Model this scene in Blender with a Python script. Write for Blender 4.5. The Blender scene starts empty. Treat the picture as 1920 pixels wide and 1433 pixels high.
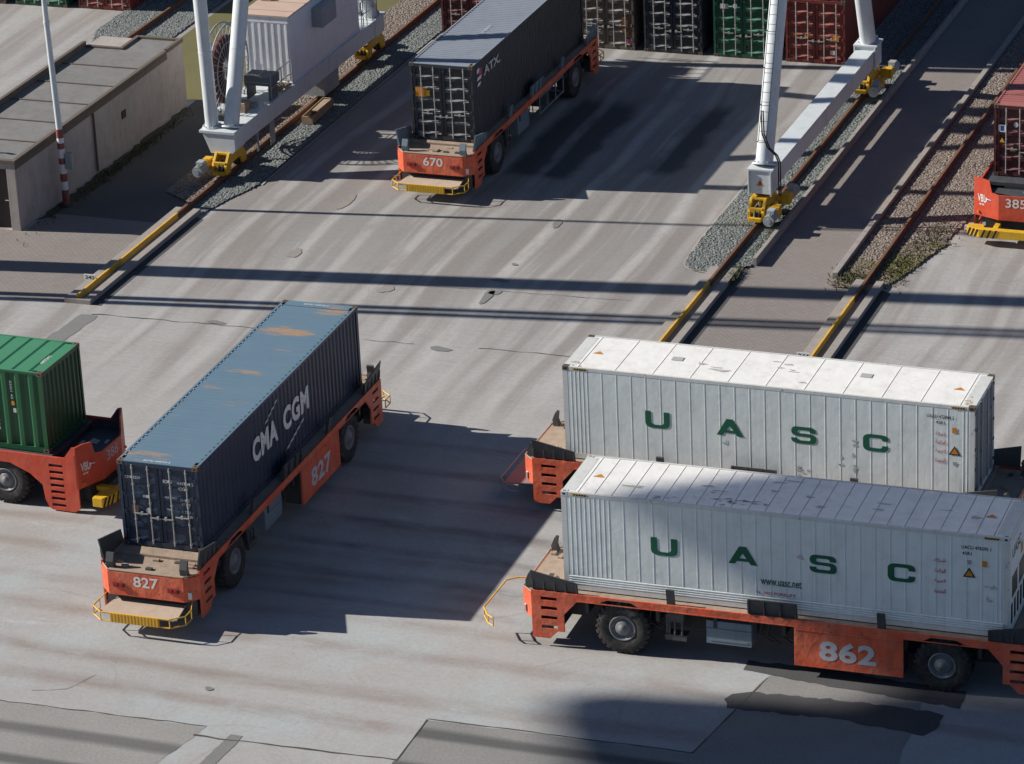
import bpy, math, random
from mathutils import Vector, Matrix
random.seed(7)
R = math.radians
C = bpy.context.scene.collection
scene = bpy.context.scene

# ------------------------------------------------------------ camera
cam_d = bpy.data.cameras.new("camera")
cam = bpy.data.objects.new("camera", cam_d); C.objects.link(cam)
_r = Vector((0.93892026, 0.34140636, -0.04324872))
_u = Vector((-0.09731103, 0.38393835, 0.9182167))
_f = Vector((-0.33008986, 0.85792368, -0.3937101))
cam.matrix_world = Matrix(((_r.x, _u.x, -_f.x, 34.99047), (_r.y, _u.y, -_f.y, -104.7174),
                           (_r.z, _u.z, -_f.z, 46.00719), (0, 0, 0, 1)))
cam_d.sensor_fit = 'HORIZONTAL'; cam_d.sensor_width = 36; cam_d.lens = 36 * 3.578343
cam_d.clip_start = 1; cam_d.clip_end = 3000
scene.camera = cam

# ------------------------------------------------------------ light
SUN = Vector((1.74, 0.257, -1.0)).normalized()
elev = math.asin(-SUN.z)
sd = bpy.data.lights.new("sun", 'SUN'); sun = bpy.data.objects.new("sun", sd); C.objects.link(sun)
sd.energy = 5.0; sd.angle = R(0.5); sd.color = (1.0, 0.94, 0.85)
sun.rotation_mode = 'QUATERNION'; sun.rotation_quaternion = SUN.to_track_quat('-Z', 'Y')
w = bpy.data.worlds.new("World"); scene.world = w; w.use_nodes = True
nt = w.node_tree; sky = nt.nodes.new('ShaderNodeTexSky'); sky.sky_type = 'NISHITA'
sky.sun_disc = False; sky.sun_elevation = elev
sky.sun_rotation = math.atan2(-SUN.x, -SUN.y)
sky.dust_density = 0.3; sky.ozone_density = 4.0; sky.air_density = 0.75
bg = nt.nodes['Background']; bg.inputs[1].default_value = 0.05
nt.links.new(sky.outputs[0], bg.inputs[0])
scene.view_settings.view_transform = 'Standard'; scene.view_settings.look = 'None'
scene.view_settings.exposure = 0.50; scene.view_settings.gamma = 1.0
scene.view_settings.use_curve_mapping = False

# ------------------------------------------------------------ materials
def rgb(c): return (c[0], c[1], c[2], 1.0)
def lerpc(a, k): return tuple(min(1, x * k) for x in a)
class MT:
    def __init__(s, name):
        s.m = bpy.data.materials.new(name); s.m.use_nodes = True
        s.t = s.m.node_tree; s.b = s.t.nodes['Principled BSDF']; s.tc = s.t.nodes.new('ShaderNodeTexCoord')
    def L(s, a, b): s.t.links.new(a, b)
    def map(s, src, scale=(1, 1, 1), rot=(0, 0, 0), loc=(0, 0, 0)):
        n = s.t.nodes.new('ShaderNodeMapping'); n.inputs['Scale'].default_value = scale
        n.inputs['Rotation'].default_value = rot; n.inputs['Location'].default_value = loc
        s.L(src, n.inputs[0]); return n.outputs[0]
    def noise(s, vec, scale, detail=4, rough=.55, dist=0):
        n = s.t.nodes.new('ShaderNodeTexNoise'); n.inputs['Scale'].default_value = scale
        n.inputs['Detail'].default_value = detail; n.inputs['Roughness'].default_value = rough
        n.inputs['Distortion'].default_value = dist; s.L(vec, n.inputs['Vector']); return n.outputs['Fac']
    def voro(s, vec, scale, feature='F1', out='Distance'):
        n = s.t.nodes.new('ShaderNodeTexVoronoi'); n.feature = feature
        n.inputs['Scale'].default_value = scale; s.L(vec, n.inputs['Vector']); return n.outputs[out]
    def ramp(s, fac, a, b, ca=(0, 0, 0), cb=(1, 1, 1)):
        n = s.t.nodes.new('ShaderNodeValToRGB'); e = n.color_ramp.elements
        e[0].position = a; e[1].position = b; e[0].color = rgb(ca); e[1].color = rgb(cb)
        s.L(fac, n.inputs[0]); return n.outputs[0]
    def mix(s, fac, a, b, mode='MIX'):
        n = s.t.nodes.new('ShaderNodeMix'); n.data_type = 'RGBA'; n.blend_type = mode
        if isinstance(fac, (int, float)): n.inputs[0].default_value = fac
        else: s.L(fac, n.inputs[0])
        for v, i in ((a, 6), (b, 7)):
            if isinstance(v, tuple): n.inputs[i].default_value = rgb(v)
            else: s.L(v, n.inputs[i])
        return n.outputs[2]
    def math(s, op, a, b=0.0):
        n = s.t.nodes.new('ShaderNodeMath'); n.operation = op; n.use_clamp = False
        for v, i in ((a, 0), (b, 1)):
            if isinstance(v, (int, float)): n.inputs[i].default_value = v
            else: s.L(v, n.inputs[i])
        return n.outputs[0]
    def bump(s, h, strength=.3, dist=.02):
        n = s.t.nodes.new('ShaderNodeBump'); n.inputs['Strength'].default_value = strength
        n.inputs['Distance'].default_value = dist; s.L(h, n.inputs['Height']); s.L(n.outputs[0], s.b.inputs['Normal'])
    def set(s, col=None, rough=.6, metal=0, spec=.4):
        if col is not None:
            if isinstance(col, tuple): s.b.inputs['Base Color'].default_value = rgb(col)
            else: s.L(col, s.b.inputs['Base Color'])
        if isinstance(rough, (int, float)): s.b.inputs['Roughness'].default_value = rough
        else: s.L(rough, s.b.inputs['Roughness'])
        s.b.inputs['Metallic'].default_value = metal; s.b.inputs['Specular IOR Level'].default_value = spec
        return s.m

MATS = {}
def paint(name, col, rough=.5, var=.12, dirt=(.12, .09, .07), dirt_amt=.35, rust=0.0, metal=0, scale=1.0, bump=0.0, streak=True, dent=0.0, fade=None):
    """weathered paint: broad fading, run-off streaks, grime and chips"""
    if name in MATS: return MATS[name]
    M = MT(name); o = M.tc.outputs['Object']
    c = M.mix(M.noise(o, .9 * scale, 5), lerpc(col, 1 - var), lerpc(col, 1 + var))
    if fade: c = M.mix(M.ramp(M.noise(M.map(o, (1, 1, 1), loc=(7, 3, 1)), 1.3, 7, .65), .42, .72), c, fade)
    if dirt_amt:
        d = M.ramp(M.noise(o, 2.3 * scale, 8, .68), .48, .85)
        d = M.math('MULTIPLY', d, dirt_amt)
        c = M.mix(d, c, dirt)
        if streak:
            st = M.ramp(M.noise(M.map(o, (9, 9, .45)), 1.0, 5, .6), .5, .8)
            c = M.mix(M.math('MULTIPLY', st, dirt_amt * .8), c, dirt)
    if rust:
        rr = M.ramp(M.noise(o, 5.5 * scale, 9, .72), .66 - .12 * rust, .70 - .12 * rust)
        c = M.mix(rr, c, (.19, .075, .03))
    if bump: M.bump(M.noise(o, 14, 4), bump, .01)
    if dent: M.bump(M.ramp(M.noise(o, 1.7, 3, .6), .35, .75), dent, .06)
    MATS[name] = M.set(c, rough, metal); return MATS[name]

def plain(name, col, rough=.6, metal=0, var=.1, scale=4):
    if name in MATS: return MATS[name]
    M = MT(name); c = M.mix(M.noise(M.tc.outputs['Object'], scale, 4), lerpc(col, 1 - var), lerpc(col, 1 + var))
    MATS[name] = M.set(c, rough, metal); return MATS[name]

ORANGE = paint('orange_paint', (.66, .105, .045), .55, .12, (.15, .09, .07), .55, rust=.45, dent=.25, fade=(.68, .19, .11))
RED_ORANGE = paint('red_orange_paint', (.58, .068, .033), .5, .1, (.14, .07, .05), .4, rust=.2, dent=.15, fade=(.58, .12, .07))
DECK = paint('dusty_deck', (.34, .26, .20), .85, .25, (.10, .07, .05), .65, scale=2, bump=.5, streak=False)
PLATE = paint('tan_bumper_plate', (.46, .37, .29), .85, .15, (.22, .15, .11), .45, scale=2, bump=.4, streak=False)
DECKD = paint('dark_deck', (.055, .06, .07), .6, .25, (.20, .19, .18), .3, scale=2, streak=False)
STEELD = paint('dark_steel', (.030, .031, .034), .6, .2, (.13, .10, .08), .3)
GUIDE = paint('guide_steel', (.060, .064, .070), .55, .2, (.17, .13, .10), .35, rust=.15)
BLUEGREY = paint('blue_grey_steel', (.16, .21, .25), .5, .15, (.07, .07, .07), .3)
YELLOW = paint('yellow_paint', (.72, .40, .035), .5, .12, (.25, .17, .08), .4)
YELLOWB = paint('bright_yellow_paint', (.68, .40, .02), .5, .1, (.16, .10, .05), .45)
RUBBER = paint('tyre_rubber', (.030, .029, .029), .9, .2, (.17, .15, .12), .62, scale=3, streak=False, bump=.3)
RIM = paint('rim_paint', (.17, .175, .18), .5, .15, (.12, .09, .07), .5)
WHITEM = plain('white_marking', (.72, .71, .69), .6, var=.12, scale=9)
OFFWHITE = plain('faded_marking', (.50, .50, .52), .6, var=.15, scale=9)
LAMP = plain('red_lamp', (.35, .02, .02), .25); BLACK = plain('black_paint', (.012, .012, .013), .5)
REEFER = paint('reefer_white', (.70, .755, .745), .42, .05, (.33, .32, .29), .34, dent=.08, rust=-.2)
REEFERROOF = paint('reefer_roof_white', (.80, .795, .775), .5, .05, (.40, .35, .28), .42, rust=.08, dent=.12, streak=False)
REEFERFR = paint('reefer_frame', (.62, .64, .62), .45, .1, (.30, .24, .19), .35, rust=.2)
GREENLET = plain('green_lettering', (.006, .10, .052), .5, var=.2, scale=6)
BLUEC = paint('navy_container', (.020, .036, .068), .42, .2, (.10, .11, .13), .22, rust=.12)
GREENC = paint('green_container', (.016, .098, .040), .42, .12, (.05, .08, .05), .3, rust=.05)
GREENR = paint('green_roof', (.060, .235, .125), .5, .1, (.10, .16, .09), .25, streak=False)
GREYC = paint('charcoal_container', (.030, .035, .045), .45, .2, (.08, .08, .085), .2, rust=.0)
REDC = paint('red_container', (.155, .028, .023), .45, .15, (.10, .05, .04), .35, rust=.15)
REDR = paint('faded_red_roof', (.34, .12, .11), .6, .15, (.22, .12, .09), .35, streak=False)
MAROON = paint('maroon_container', (.085, .022, .024), .45, .15, (.07, .04, .04), .35, rust=.15)
BROWNC = paint('taupe_container', (.115, .098, .085), .5, .2, (.10, .06, .04), .45, rust=.3)
DGREEN = paint('dark_green_container', (.018, .080, .045), .45, .15, (.04, .05, .04), .3, rust=.1)
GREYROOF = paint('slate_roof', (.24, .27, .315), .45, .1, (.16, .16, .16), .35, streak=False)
ROD = paint('galvanised_rod', (.42, .42, .41), .45, .15, (.18, .10, .06), .35, metal=.3)
CRANEW = paint('crane_white', (.60, .645, .67), .4, .05, (.30, .25, .20), .34, rust=.0)
HOUSEW = paint('house_white', (.78, .79, .81), .4, .05, (.40, .36, .31), .25)
CRANEG = paint('crane_grey', (.30, .33, .35), .5, .1, (.12, .11, .10), .35)
MOTORG = paint('motor_grey', (.36, .39, .40), .45, .1, (.12, .10, .08), .35)
CONCW = paint('rendered_wall', (.38, .34, .32), .9, .16, (.17, .14, .12), .6, scale=.7, bump=.3)
CAPING = paint('roof_kerb', (.125, .10, .082), .85, .2, (.07, .075, .05), .5)
FELT = paint('roof_felt', (.185, .182, .18), .9, .22, (.085, .082, .078), .75, streak=False, bump=.3)
DOORB = paint('brown_door', (.050, .036, .034), .6, .15, (.03, .03, .03), .2)
KERBC = paint('kerb_concrete', (.30, .275, .255), .9, .15, (.12, .11, .10), .5, scale=2, bump=.3, streak=False)
RAILS = paint('rusty_rail', (.17, .085, .05), .6, .3, (.06, .035, .025), .5, scale=3, streak=False)
RAILY = paint('yellow_rail_edge', (.72, .42, .06), .6, .2, (.25, .14, .06), .5, scale=3, streak=False)
WOOD = paint('weathered_wood', (.36, .26, .18), .9, .25, (.14, .10, .08), .5, scale=3)
SIGNW = plain('sign_white', (.68, .72, .74), .5); CASTING = paint('corner_casting_steel', (.17, .12, .09), .6, .3, (.06, .04, .03), .5, rust=.3)
REDBAND = paint('red_band', (.24, .06, .052), .6, .2, (.28, .20, .18), .7, scale=3)
CABLE = paint('cable_reel_red', (.13, .045, .035), .7, .3, (.05, .03, .03), .5)
PINK = plain('magenta_marking', (.42, .06, .16), .5); ORM = plain('amber_label', (.55, .22, .02), .5)
FLAGB = plain('flag_blue', (.02, .08, .30), .5); REDTXT = plain('crimson_lettering', (.45, .03, .09), .5)

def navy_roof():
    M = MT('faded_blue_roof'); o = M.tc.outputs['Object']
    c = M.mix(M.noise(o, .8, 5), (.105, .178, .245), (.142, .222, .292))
    wv = M.ramp(M.noise(M.map(o, (14, .6, 1)), 1.0, 3), .35, .75)
    c = M.mix(M.math('MULTIPLY', wv, .25), c, (.085, .155, .205))
    sp_ = M.t.nodes.new('ShaderNodeSeparateXYZ'); M.L(o, sp_.inputs[0]); big = None
    for x0, y0, hw, hy, am in ((-5.65, .55, .35, .9, 1.0), (3.75, .25, .38, 1.0, 1.0), (5.6, -.6, .5, .6, .8), (.6, .1, .2, .7, .5), (-1.6, -.3, .25, .6, .45), (-.7, .7, .15, .4, .5), (2.4, -.2, .12, .5, .4)):
        dx_ = M.math('DIVIDE', M.math('SUBTRACT', sp_.outputs['X'], x0), hw); dy_ = M.math('DIVIDE', M.math('SUBTRACT', sp_.outputs['Y'], y0), hy)
        q_ = M.math('ADD', M.math('MULTIPLY', dx_, dx_), M.math('MULTIPLY', dy_, dy_))
        b_ = M.math('MULTIPLY', M.math('MAXIMUM', M.math('SUBTRACT', 1.25, q_), 0.0), am); big = b_ if big is None else M.math('MAXIMUM', big, b_)
    big = M.math('MINIMUM', big, 1.0)
    st = M.ramp(M.noise(M.map(o, (7, .6, 1)), 1.0, 8, .72), .38, .62)
    rs_ = M.ramp(M.math('ADD', M.math('MULTIPLY', big, .42), M.math('MULTIPLY', st, .62)), .50, .74); c = M.mix(M.math('MULTIPLY', M.math('MULTIPLY', rs_, M.math('MINIMUM', M.math('MULTIPLY', big, 3.0), 1.0)), M.ramp(M.noise(o, 9, 6, .7), .2, .55)), c, (.38, .24, .135))
    d2 = M.ramp(M.noise(M.map(o, (5, 1.3, 1), loc=(9, 4, 0)), 1.0, 8, .7), .70, .78)
    c = M.mix(M.math('MULTIPLY', d2, .7), c, (.27, .19, .12))
    return M.set(c, .5)
BLUEROOF = navy_roof()

def concrete():
    M = MT('concrete_ground'); g = M.t.nodes.new('ShaderNodeNewGeometry').outputs['Position']
    sep = M.t.nodes.new('ShaderNodeSeparateXYZ'); M.L(g, sep.inputs[0]); y = sep.outputs['Y']; x = sep.outputs['X']
    def sstep(v, a, b):
        n = M.t.nodes.new('ShaderNodeMapRange'); n.interpolation_type = 'SMOOTHSTEP'
        n.inputs[1].default_value = a; n.inputs[2].default_value = b; M.L(v, n.inputs[0]); return n.outputs[0]
    def MUL(*a):
        r = a[0]
        for q in a[1:]: r = M.math('MULTIPLY', r, q)
        return r
    wx = M.math('ADD', x, M.math('MULTIPLY', M.math('SUBTRACT', M.noise(g, .05, 2), .5), 2.4))
    wy = M.math('ADD', y, M.math('MULTIPLY', M.math('SUBTRACT', M.noise(M.map(g, (1, 1, 1), loc=(9, 2, 0)), .05, 2), .5), 2.2))
    c = M.mix(M.noise(g, .16, 6, .6), (.30, .295, .292), (.375, .37, .365))
    c = M.mix(M.ramp(M.noise(g, 1.1, 8, .65), .3, .75), c, M.mix(.35, c, (.45, .45, .45)))
    mask = M.math('ADD', y, M.math('MULTIPLY', M.noise(g, .12, 3), 5.0))
    far = sstep(mask, -9.0, -1.0); near = M.math('SUBTRACT', 1.0, sstep(mask, -13.5, -8.5))
    # worn, dirtier slab inside the lane between the rails
    lane = MUL(sstep(y, -5, 9), sstep(x, -19.5, -18.8), M.math('SUBTRACT', 1.0, sstep(x, -1.2, -.4)))
    c = M.mix(MUL(lane, .85), c, M.mix(M.noise(g, .5, 6, .65), (.205, .198, .192), (.262, .255, .248)))
    # long tracks beside the rails: broad brown-grey wheel paths, thin polished lines
    comb = M.t.nodes.new('ShaderNodeCombineXYZ'); M.L(wx, comb.inputs[0]); M.L(y, comb.inputs[1])
    sY = M.noise(M.map(comb.outputs[0], (.85, .05, 1)), 1.0, 3, .5)
    sYf = M.noise(M.map(comb.outputs[0], (2.0, .07, 1), loc=(5, 0, 0)), 1.0, 3, .55)
    brk = M.ramp(M.noise(g, .35, 5, .6), .3, .62)
    c = M.mix(MUL(M.ramp(sY, .44, .58), far, .60), c, (.215, .19, .178))
    c = M.mix(MUL(M.ramp(sYf, .55, .68), far, brk, .50), c, (.46, .455, .45))
    # broomed finish, faint, across the lane
    br = M.noise(M.map(g, (.55, 7.5, 1)), 1.0, 4, .6)
    c = M.mix(MUL(M.ramp(br, .50, .72), far, .28), c, (.20, .195, .19))
    # reddish tyre bands sweeping across the foreground
    sm = None
    for y0, wd, am in ((-13.6, .5, .4), (-15.5, .35, .5), (-17.5, .32, .7), (-19.3, .34, .75), (-21.2, .30, .65), (-22.9, .34, .75), (-25.3, .36, .9), (-26.85, .36, .95)):
        d = M.math('ABSOLUTE', M.math('SUBTRACT', wy, y0)); b = M.math('SUBTRACT', 1.0, sstep(d, wd * .15, wd * 1.5)); b = MUL(b, am)
        sm = b if sm is None else M.math('MAXIMUM', sm, b)
    bn2 = M.ramp(M.noise(M.map(g, (.35, 1.4, 1)), 1.0, 5, .6), .25, .6)
    c = M.mix(MUL(sm, near, bn2, .80), c, (.235, .19, .17))
    sm = None
    for y0, wd, am in ((-9.6, .25, .5), (-11.4, .3, .7), (-13.3, .28, .8), (-15.1, .3, .9), (-16.9, .26, .85), (-18.7, .3, .9), (-20.2, .2, .6)):
        d = M.math('ABSOLUTE', M.math('SUBTRACT', M.math('ADD', wy, M.math('MULTIPLY', x, .03)), y0)); b = MUL(M.math('SUBTRACT', 1.0, sstep(d, wd * .2, wd * 1.5)), am)
        sm = b if sm is None else M.math('MAXIMUM', sm, b)
    c = M.mix(MUL(sm, sstep(x, -9, -4), M.math('SUBTRACT', 1.0, sstep(x, 0, 5)), bn2, .85), c, (.15, .135, .128))
    bl = MUL(M.ramp(M.noise(g, .30, 5, .6), .47, .64), near)
    c = M.mix(MUL(bl, .6), c, (.375, .415, .435))
    chk = MUL(M.ramp(M.noise(M.map(g, (.25, .9, 1), loc=(3, 8, 0)), 1.0, 7, .7), .60, .72), near)
    c = M.mix(MUL(chk, .55), c, (.52, .55, .56))
    bn = M.ramp(M.noise(M.map(g, (1, 1, 1), loc=(31, 3, 0)), .22, 6, .62), .52, .72)
    c = M.mix(MUL(bn, .30), c, (.27, .245, .225))
    # painted shade: darker cores of the charcoal container's shadow, put into the ground colour
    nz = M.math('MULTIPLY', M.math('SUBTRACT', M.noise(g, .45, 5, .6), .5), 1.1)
    ox = M.math('ADD', x, nz); oy = M.math('ADD', y, M.math('MULTIPLY', nz, 1.5)); shade_core = None
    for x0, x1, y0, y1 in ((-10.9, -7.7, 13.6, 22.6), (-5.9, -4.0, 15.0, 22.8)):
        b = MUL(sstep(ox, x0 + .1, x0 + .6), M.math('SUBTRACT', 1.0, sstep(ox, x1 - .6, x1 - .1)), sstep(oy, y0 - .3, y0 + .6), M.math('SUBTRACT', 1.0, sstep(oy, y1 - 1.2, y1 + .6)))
        shade_core = b if shade_core is None else M.math('MAXIMUM', shade_core, b)
    c = M.mix(MUL(shade_core, .88), c, (.062, .063, .066))
    # polished pale strips left between the wheel paths
    st = None
    for x0, am in ((-17.4, .8), (-15.9, .45), (-14.5, .8), (-12.95, .7), (-10.95, .9), (-9.3, .6), (-6.95, 1.0), (-5.6, .55), (-3.3, .9), (-2.0, .5), (8.2, .6), (10.0, .7), (12.4, .6)):
        d = M.math('ABSOLUTE', M.math('SUBTRACT', wx, x0)); b = MUL(M.math('SUBTRACT', 1.0, sstep(d, .08, .34)), am)
        st = b if st is None else M.math('MAXIMUM', st, b)
    c = M.mix(MUL(st, far, M.ramp(M.noise(M.map(g, (.8, .35, 1)), 1.0, 5, .6), .25, .52), .75), c, (.42, .415, .41))
    # drips, pits and specks
    v = M.voro(g, 2.2); pick = M.ramp(M.noise(g, .5, 3), .50, .60)
    c = M.mix(MUL(M.math('SUBTRACT', 1.0, M.ramp(v, .03, .06)), pick), c, (.12, .11, .10))
    v2 = M.voro(g, 6.5)
    c = M.mix(MUL(M.math('SUBTRACT', 1.0, M.ramp(v2, .06, .13)), M.ramp(M.noise(g, .22, 3), .46, .60), .75), c, (.15, .145, .14))
    # curving scuffs
    sc = M.noise(M.map(g, (1, 1, 1), loc=(4, 4, 0)), .10, 1); sw = M.math('ABSOLUTE', M.math('SUBTRACT', M.math('FRACT', M.math('MULTIPLY', sc, 22.0)), .5))
    c = M.mix(MUL(M.math('SUBTRACT', 1.0, sstep(sw, .01, .06)), M.ramp(M.noise(g, .2, 4), .50, .64), .22), c, (.17, .165, .16))
    c = M.mix(.5, c, M.mix(M.noise(g, 7, 8, .8), (.18, .18, .18), (.82, .82, .82)), 'OVERLAY')
    c = M.mix(.35, c, M.mix(M.noise(M.map(g, (1, 1, 1), loc=(1, 5, 2)), 26, 4, .8), (.15, .15, .15), (.85, .85, .85)), 'OVERLAY')
    M.bump(M.noise(g, 22, 6, .7), .35, .02)
    return M.set(c, .85, 0, .25)
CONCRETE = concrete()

def ground_mat(name, a, b, bricks=0, stripe=None, fine=1.0):
    M = MT(name); g = M.t.nodes.new('ShaderNodeNewGeometry').outputs['Position']
    c = M.mix(M.noise(g, .5, 6, .6), a, b)
    c = M.mix(.45 * fine, c, M.mix(M.noise(g, 12, 6, .7), (.2, .2, .2), (.8, .8, .8)), 'OVERLAY')
    if bricks:
        n = M.t.nodes.new('ShaderNodeTexBrick'); M.L(g, n.inputs['Vector']); n.inputs['Scale'].default_value = bricks
        n.inputs['Color1'].default_value = rgb((1, 1, 1)); n.inputs['Color2'].default_value = rgb((.82, .82, .82))
        n.inputs['Mortar'].default_value = rgb((.5, .5, .5)); n.inputs['Mortar Size'].default_value = .03
        c = M.mix(.55, c, n.outputs['Color'], 'MULTIPLY')
    if stripe:
        sep = M.t.nodes.new('ShaderNodeSeparateXYZ'); M.L(g, sep.inputs[0]); yy = sep.outputs['Y']
        yy = M.math('ADD', yy, M.math('MULTIPLY', M.noise(M.map(g, (.12, 1, 1)), 1.0, 3), .35))
        for y0, wd, am in stripe:
            d = M.math('ABSOLUTE', M.math('SUBTRACT', yy, y0))
            mr = M.t.nodes.new('ShaderNodeMapRange'); mr.interpolation_type = 'SMOOTHSTEP'
            mr.inputs[1].default_value = wd; mr.inputs[2].default_value = wd * .25; M.L(d, mr.inputs[0])
            c = M.mix(M.math('MULTIPLY', mr.outputs[0], am), c, (.05, .052, .056))
    M.bump(M.noise(g, 25, 6, .7), .3, .02)
    return M.set(c, .88, 0, .25)
ASPH_L = ground_mat('old_asphalt', (.225, .222, .215), (.315, .31, .30), fine=1.5, stripe=[(-29.35, .42, .62), (-30.9, .35, .7)])
ASPH_R = ground_mat('worn_asphalt', (.185, .183, .178), (.28, .275, .268), fine=1.5, stripe=[(-26.72, .40, .7), (-28.6, .45, .7)])
TAR = ground_mat('dark_tar', (.055, .056, .060), (.10, .10, .102))
SPOT = ground_mat('asphalt_spot', (.155, .155, .155), (.22, .22, .22))
SPOTB = ground_mat('brown_stain', (.24, .215, .195), (.30, .275, .255))
LANE = ground_mat('block_paving', (.225, .20, .188), (.28, .252, .238), bricks=2.2)
SLAB = ground_mat('pale_slab', (.31, .285, .265), (.385, .36, .335))
CRACK = plain('joint_dark', (.07, .065, .06), .9)
GRASSG = ground_mat('mossy_ground', (.115, .105, .045), (.16, .15, .07))
MOSS = ground_mat('dark_moss', (.045, .045, .028), (.10, .095, .065))
def gravel_mat(name, cols, moss=0.0):
    M = MT(name); g = M.t.nodes.new('ShaderNodeNewGeometry').outputs['Position']
    v = M.t.nodes.new('ShaderNodeTexVoronoi'); v.inputs['Scale'].default_value = 12; M.L(g, v.inputs['Vector'])
    sep = M.t.nodes.new('ShaderNodeSeparateColor'); M.L(v.outputs['Color'], sep.inputs[0])
    c = M.mix(sep.outputs[0], cols[0], cols[1])
    c = M.mix(M.ramp(sep.outputs[1], .7, .8), c, cols[2])
    edge = M.ramp(v.outputs['Distance'], .35, .75)
    c = M.mix(.5, c, M.mix(M.noise(g, .9, 5, .6), lerpc(cols[0], 1.1), lerpc(cols[1], .95)))
    c = M.mix(M.math('MULTIPLY', edge, .55), c, lerpc(cols[0], .25))
    if moss:
        mo = M.ramp(M.noise(g, .55, 6, .7), .58 - .2 * moss, .70 - .2 * moss)
        c = M.mix(mo, c, M.mix(M.noise(g, 6, 4), (.06, .065, .02), (.15, .13, .05)))
    M.bump(v.outputs['Distance'], .8, .05)
    return M.set(c, .95, 0, .2)
BALLAST = gravel_mat('grey_ballast', ((.12, .135, .135), (.23, .255, .25), (.31, .32, .31)), .0)
BALLASTP = gravel_mat('brown_ballast', ((.15, .12, .10), (.32, .27, .235), (.38, .345, .315)), .0)
BALLASTM = gravel_mat('weedy_ballast', ((.15, .12, .09), (.28, .23, .18), (.34, .29, .25)), .55)
LEAF = plain('weed_leaf', (.085, .09, .035), .7, var=.4, scale=3)

LEDGE = {}
for _m, _c in ((BLUEC, (.10, .13, .17)), (GREYC, (.24, .24, .24)), (REDC, (.34, .13, .11)), (MAROON, (.22, .10, .09)), (BROWNC, (.32, .29, .26)), (DGREEN, (.09, .24, .16)), (GREENC, (.1, .25, .15))):
    LEDGE[_m.name] = paint('pale_ledge_' + _m.name, _c, .7, .3, lerpc(_c, .3), .7, scale=3, streak=False)  # paler tone for the upward slopes of the door recesses
# ------------------------------------------------------------ mesh builder
class MB:
    def __init__(s): s.v = []; s.f = []; s.mi = []; s.sm = []
    def add(s, vs, fs, m=0, smooth=False):
        b = len(s.v); s.v += [tuple(v) for v in vs]
        for f in fs: s.f.append(tuple(b + i for i in f)); s.mi.append(m); s.sm.append(smooth)
        return s
    def box(s, x0, x1, y0, y1, z0, z1, m=0):
        if x0 > x1: x0, x1 = x1, x0
        if y0 > y1: y0, y1 = y1, y0
        if z0 > z1: z0, z1 = z1, z0
        return s.add([(x0, y0, z0), (x1, y0, z0), (x1, y1, z0), (x0, y1, z0), (x0, y0, z1), (x1, y0, z1), (x1, y1, z1), (x0, y1, z1)],
                     [(3, 2, 1, 0), (4, 5, 6, 7), (0, 1, 5, 4), (1, 2, 6, 5), (2, 3, 7, 6), (3, 0, 4, 7)], m)
    def prism(s, poly, axis, a, b, m=0):
        """polygon in the two other axes (in x,y,z order), extruded along axis from a to b"""
        n = len(poly)
        def P(p, t):
            return {'x': (t, p[0], p[1]), 'y': (p[0], t, p[1]), 'z': (p[0], p[1], t)}[axis]
        ar = sum(poly[i][0] * poly[(i + 1) % n][1] - poly[(i + 1) % n][0] * poly[i][1] for i in range(n))
        flip = (ar > 0) == (axis == 'y')
        if b < a: a, b = b, a
        vs = [P(p, a) for p in poly] + [P(p, b) for p in poly]
        fs = [tuple(range(n))[::-1], tuple(range(n, 2 * n))] + [(i, (i + 1) % n, n + (i + 1) % n, n + i) for i in range(n)]
        if flip: fs = [f[::-1] for f in fs]
        return s.add(vs, fs, m)
    def tube(s, p0, p1, r0, r1=None, n=12, m=0, caps=True, smooth=True):
        p0 = Vector(p0); p1 = Vector(p1); r1 = r0 if r1 is None else r1
        d = (p1 - p0).normalized(); a = d.orthogonal().normalized(); b = d.cross(a)
        vs = []
        for p, r in ((p0, r0), (p1, r1)):
            for i in range(n):
                t = 2 * math.pi * i / n; vs.append(p + a * (r * math.cos(t)) + b * (r * math.sin(t)))
        s.add(vs, [(i, (i + 1) % n, n + (i + 1) % n, n + i) for i in range(n)], m, smooth)
        if caps: s.add(vs, [tuple(range(n))[::-1], tuple(range(n, 2 * n))], m)
        return s
    def pipe(s, pts, r, n=6, m=0):
        for a, b in zip(pts, pts[1:]): s.tube(a, b, r, n=n, m=m)
        return s
    def lathe(s, prof, c, n=28, m=0, axis='y', smooth=True):
        """prof: (radius, offset along axis)"""
        vs = []
        for r, o in prof:
            for i in range(n):
                t = 2 * math.pi * i / n; x, z = r * math.cos(t), r * math.sin(t)
                vs.append({'y': (c[0] + x, c[1] + o, c[2] + z), 'z': (c[0] + x, c[1] + z, c[2] + o), 'x': (c[0] + o, c[1] + x, c[2] + z)}[axis])
        fs = []
        for k in range(len(prof) - 1):
            for i in range(n): fs.append((k * n + i, k * n + (i + 1) % n, (k + 1) * n + (i + 1) % n, (k + 1) * n + i))
        return s.add(vs, fs, m, smooth)
    def xf(s, M):
        s.v = [tuple(M @ Vector(v)) for v in s.v]; return s
    def build(s, name, mats, parent=None, bevel=0):
        me = bpy.data.meshes.new(name); me.from_pydata(s.v, [], s.f)
        if not isinstance(mats, (list, tuple)): mats = [mats]
        for m in mats: me.materials.append(m)
        me.polygons.foreach_set('material_index', s.mi); me.polygons.foreach_set('use_smooth', s.sm); me.update()
        o = bpy.data.objects.new(name, me); C.objects.link(o)
        if parent: o.parent = parent
        if bevel:
            b = o.modifiers.new('bevel', 'BEVEL'); b.width = bevel; b.segments = 2; b.limit_method = 'ANGLE'; b.angle_limit = R(40)
        return o
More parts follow.
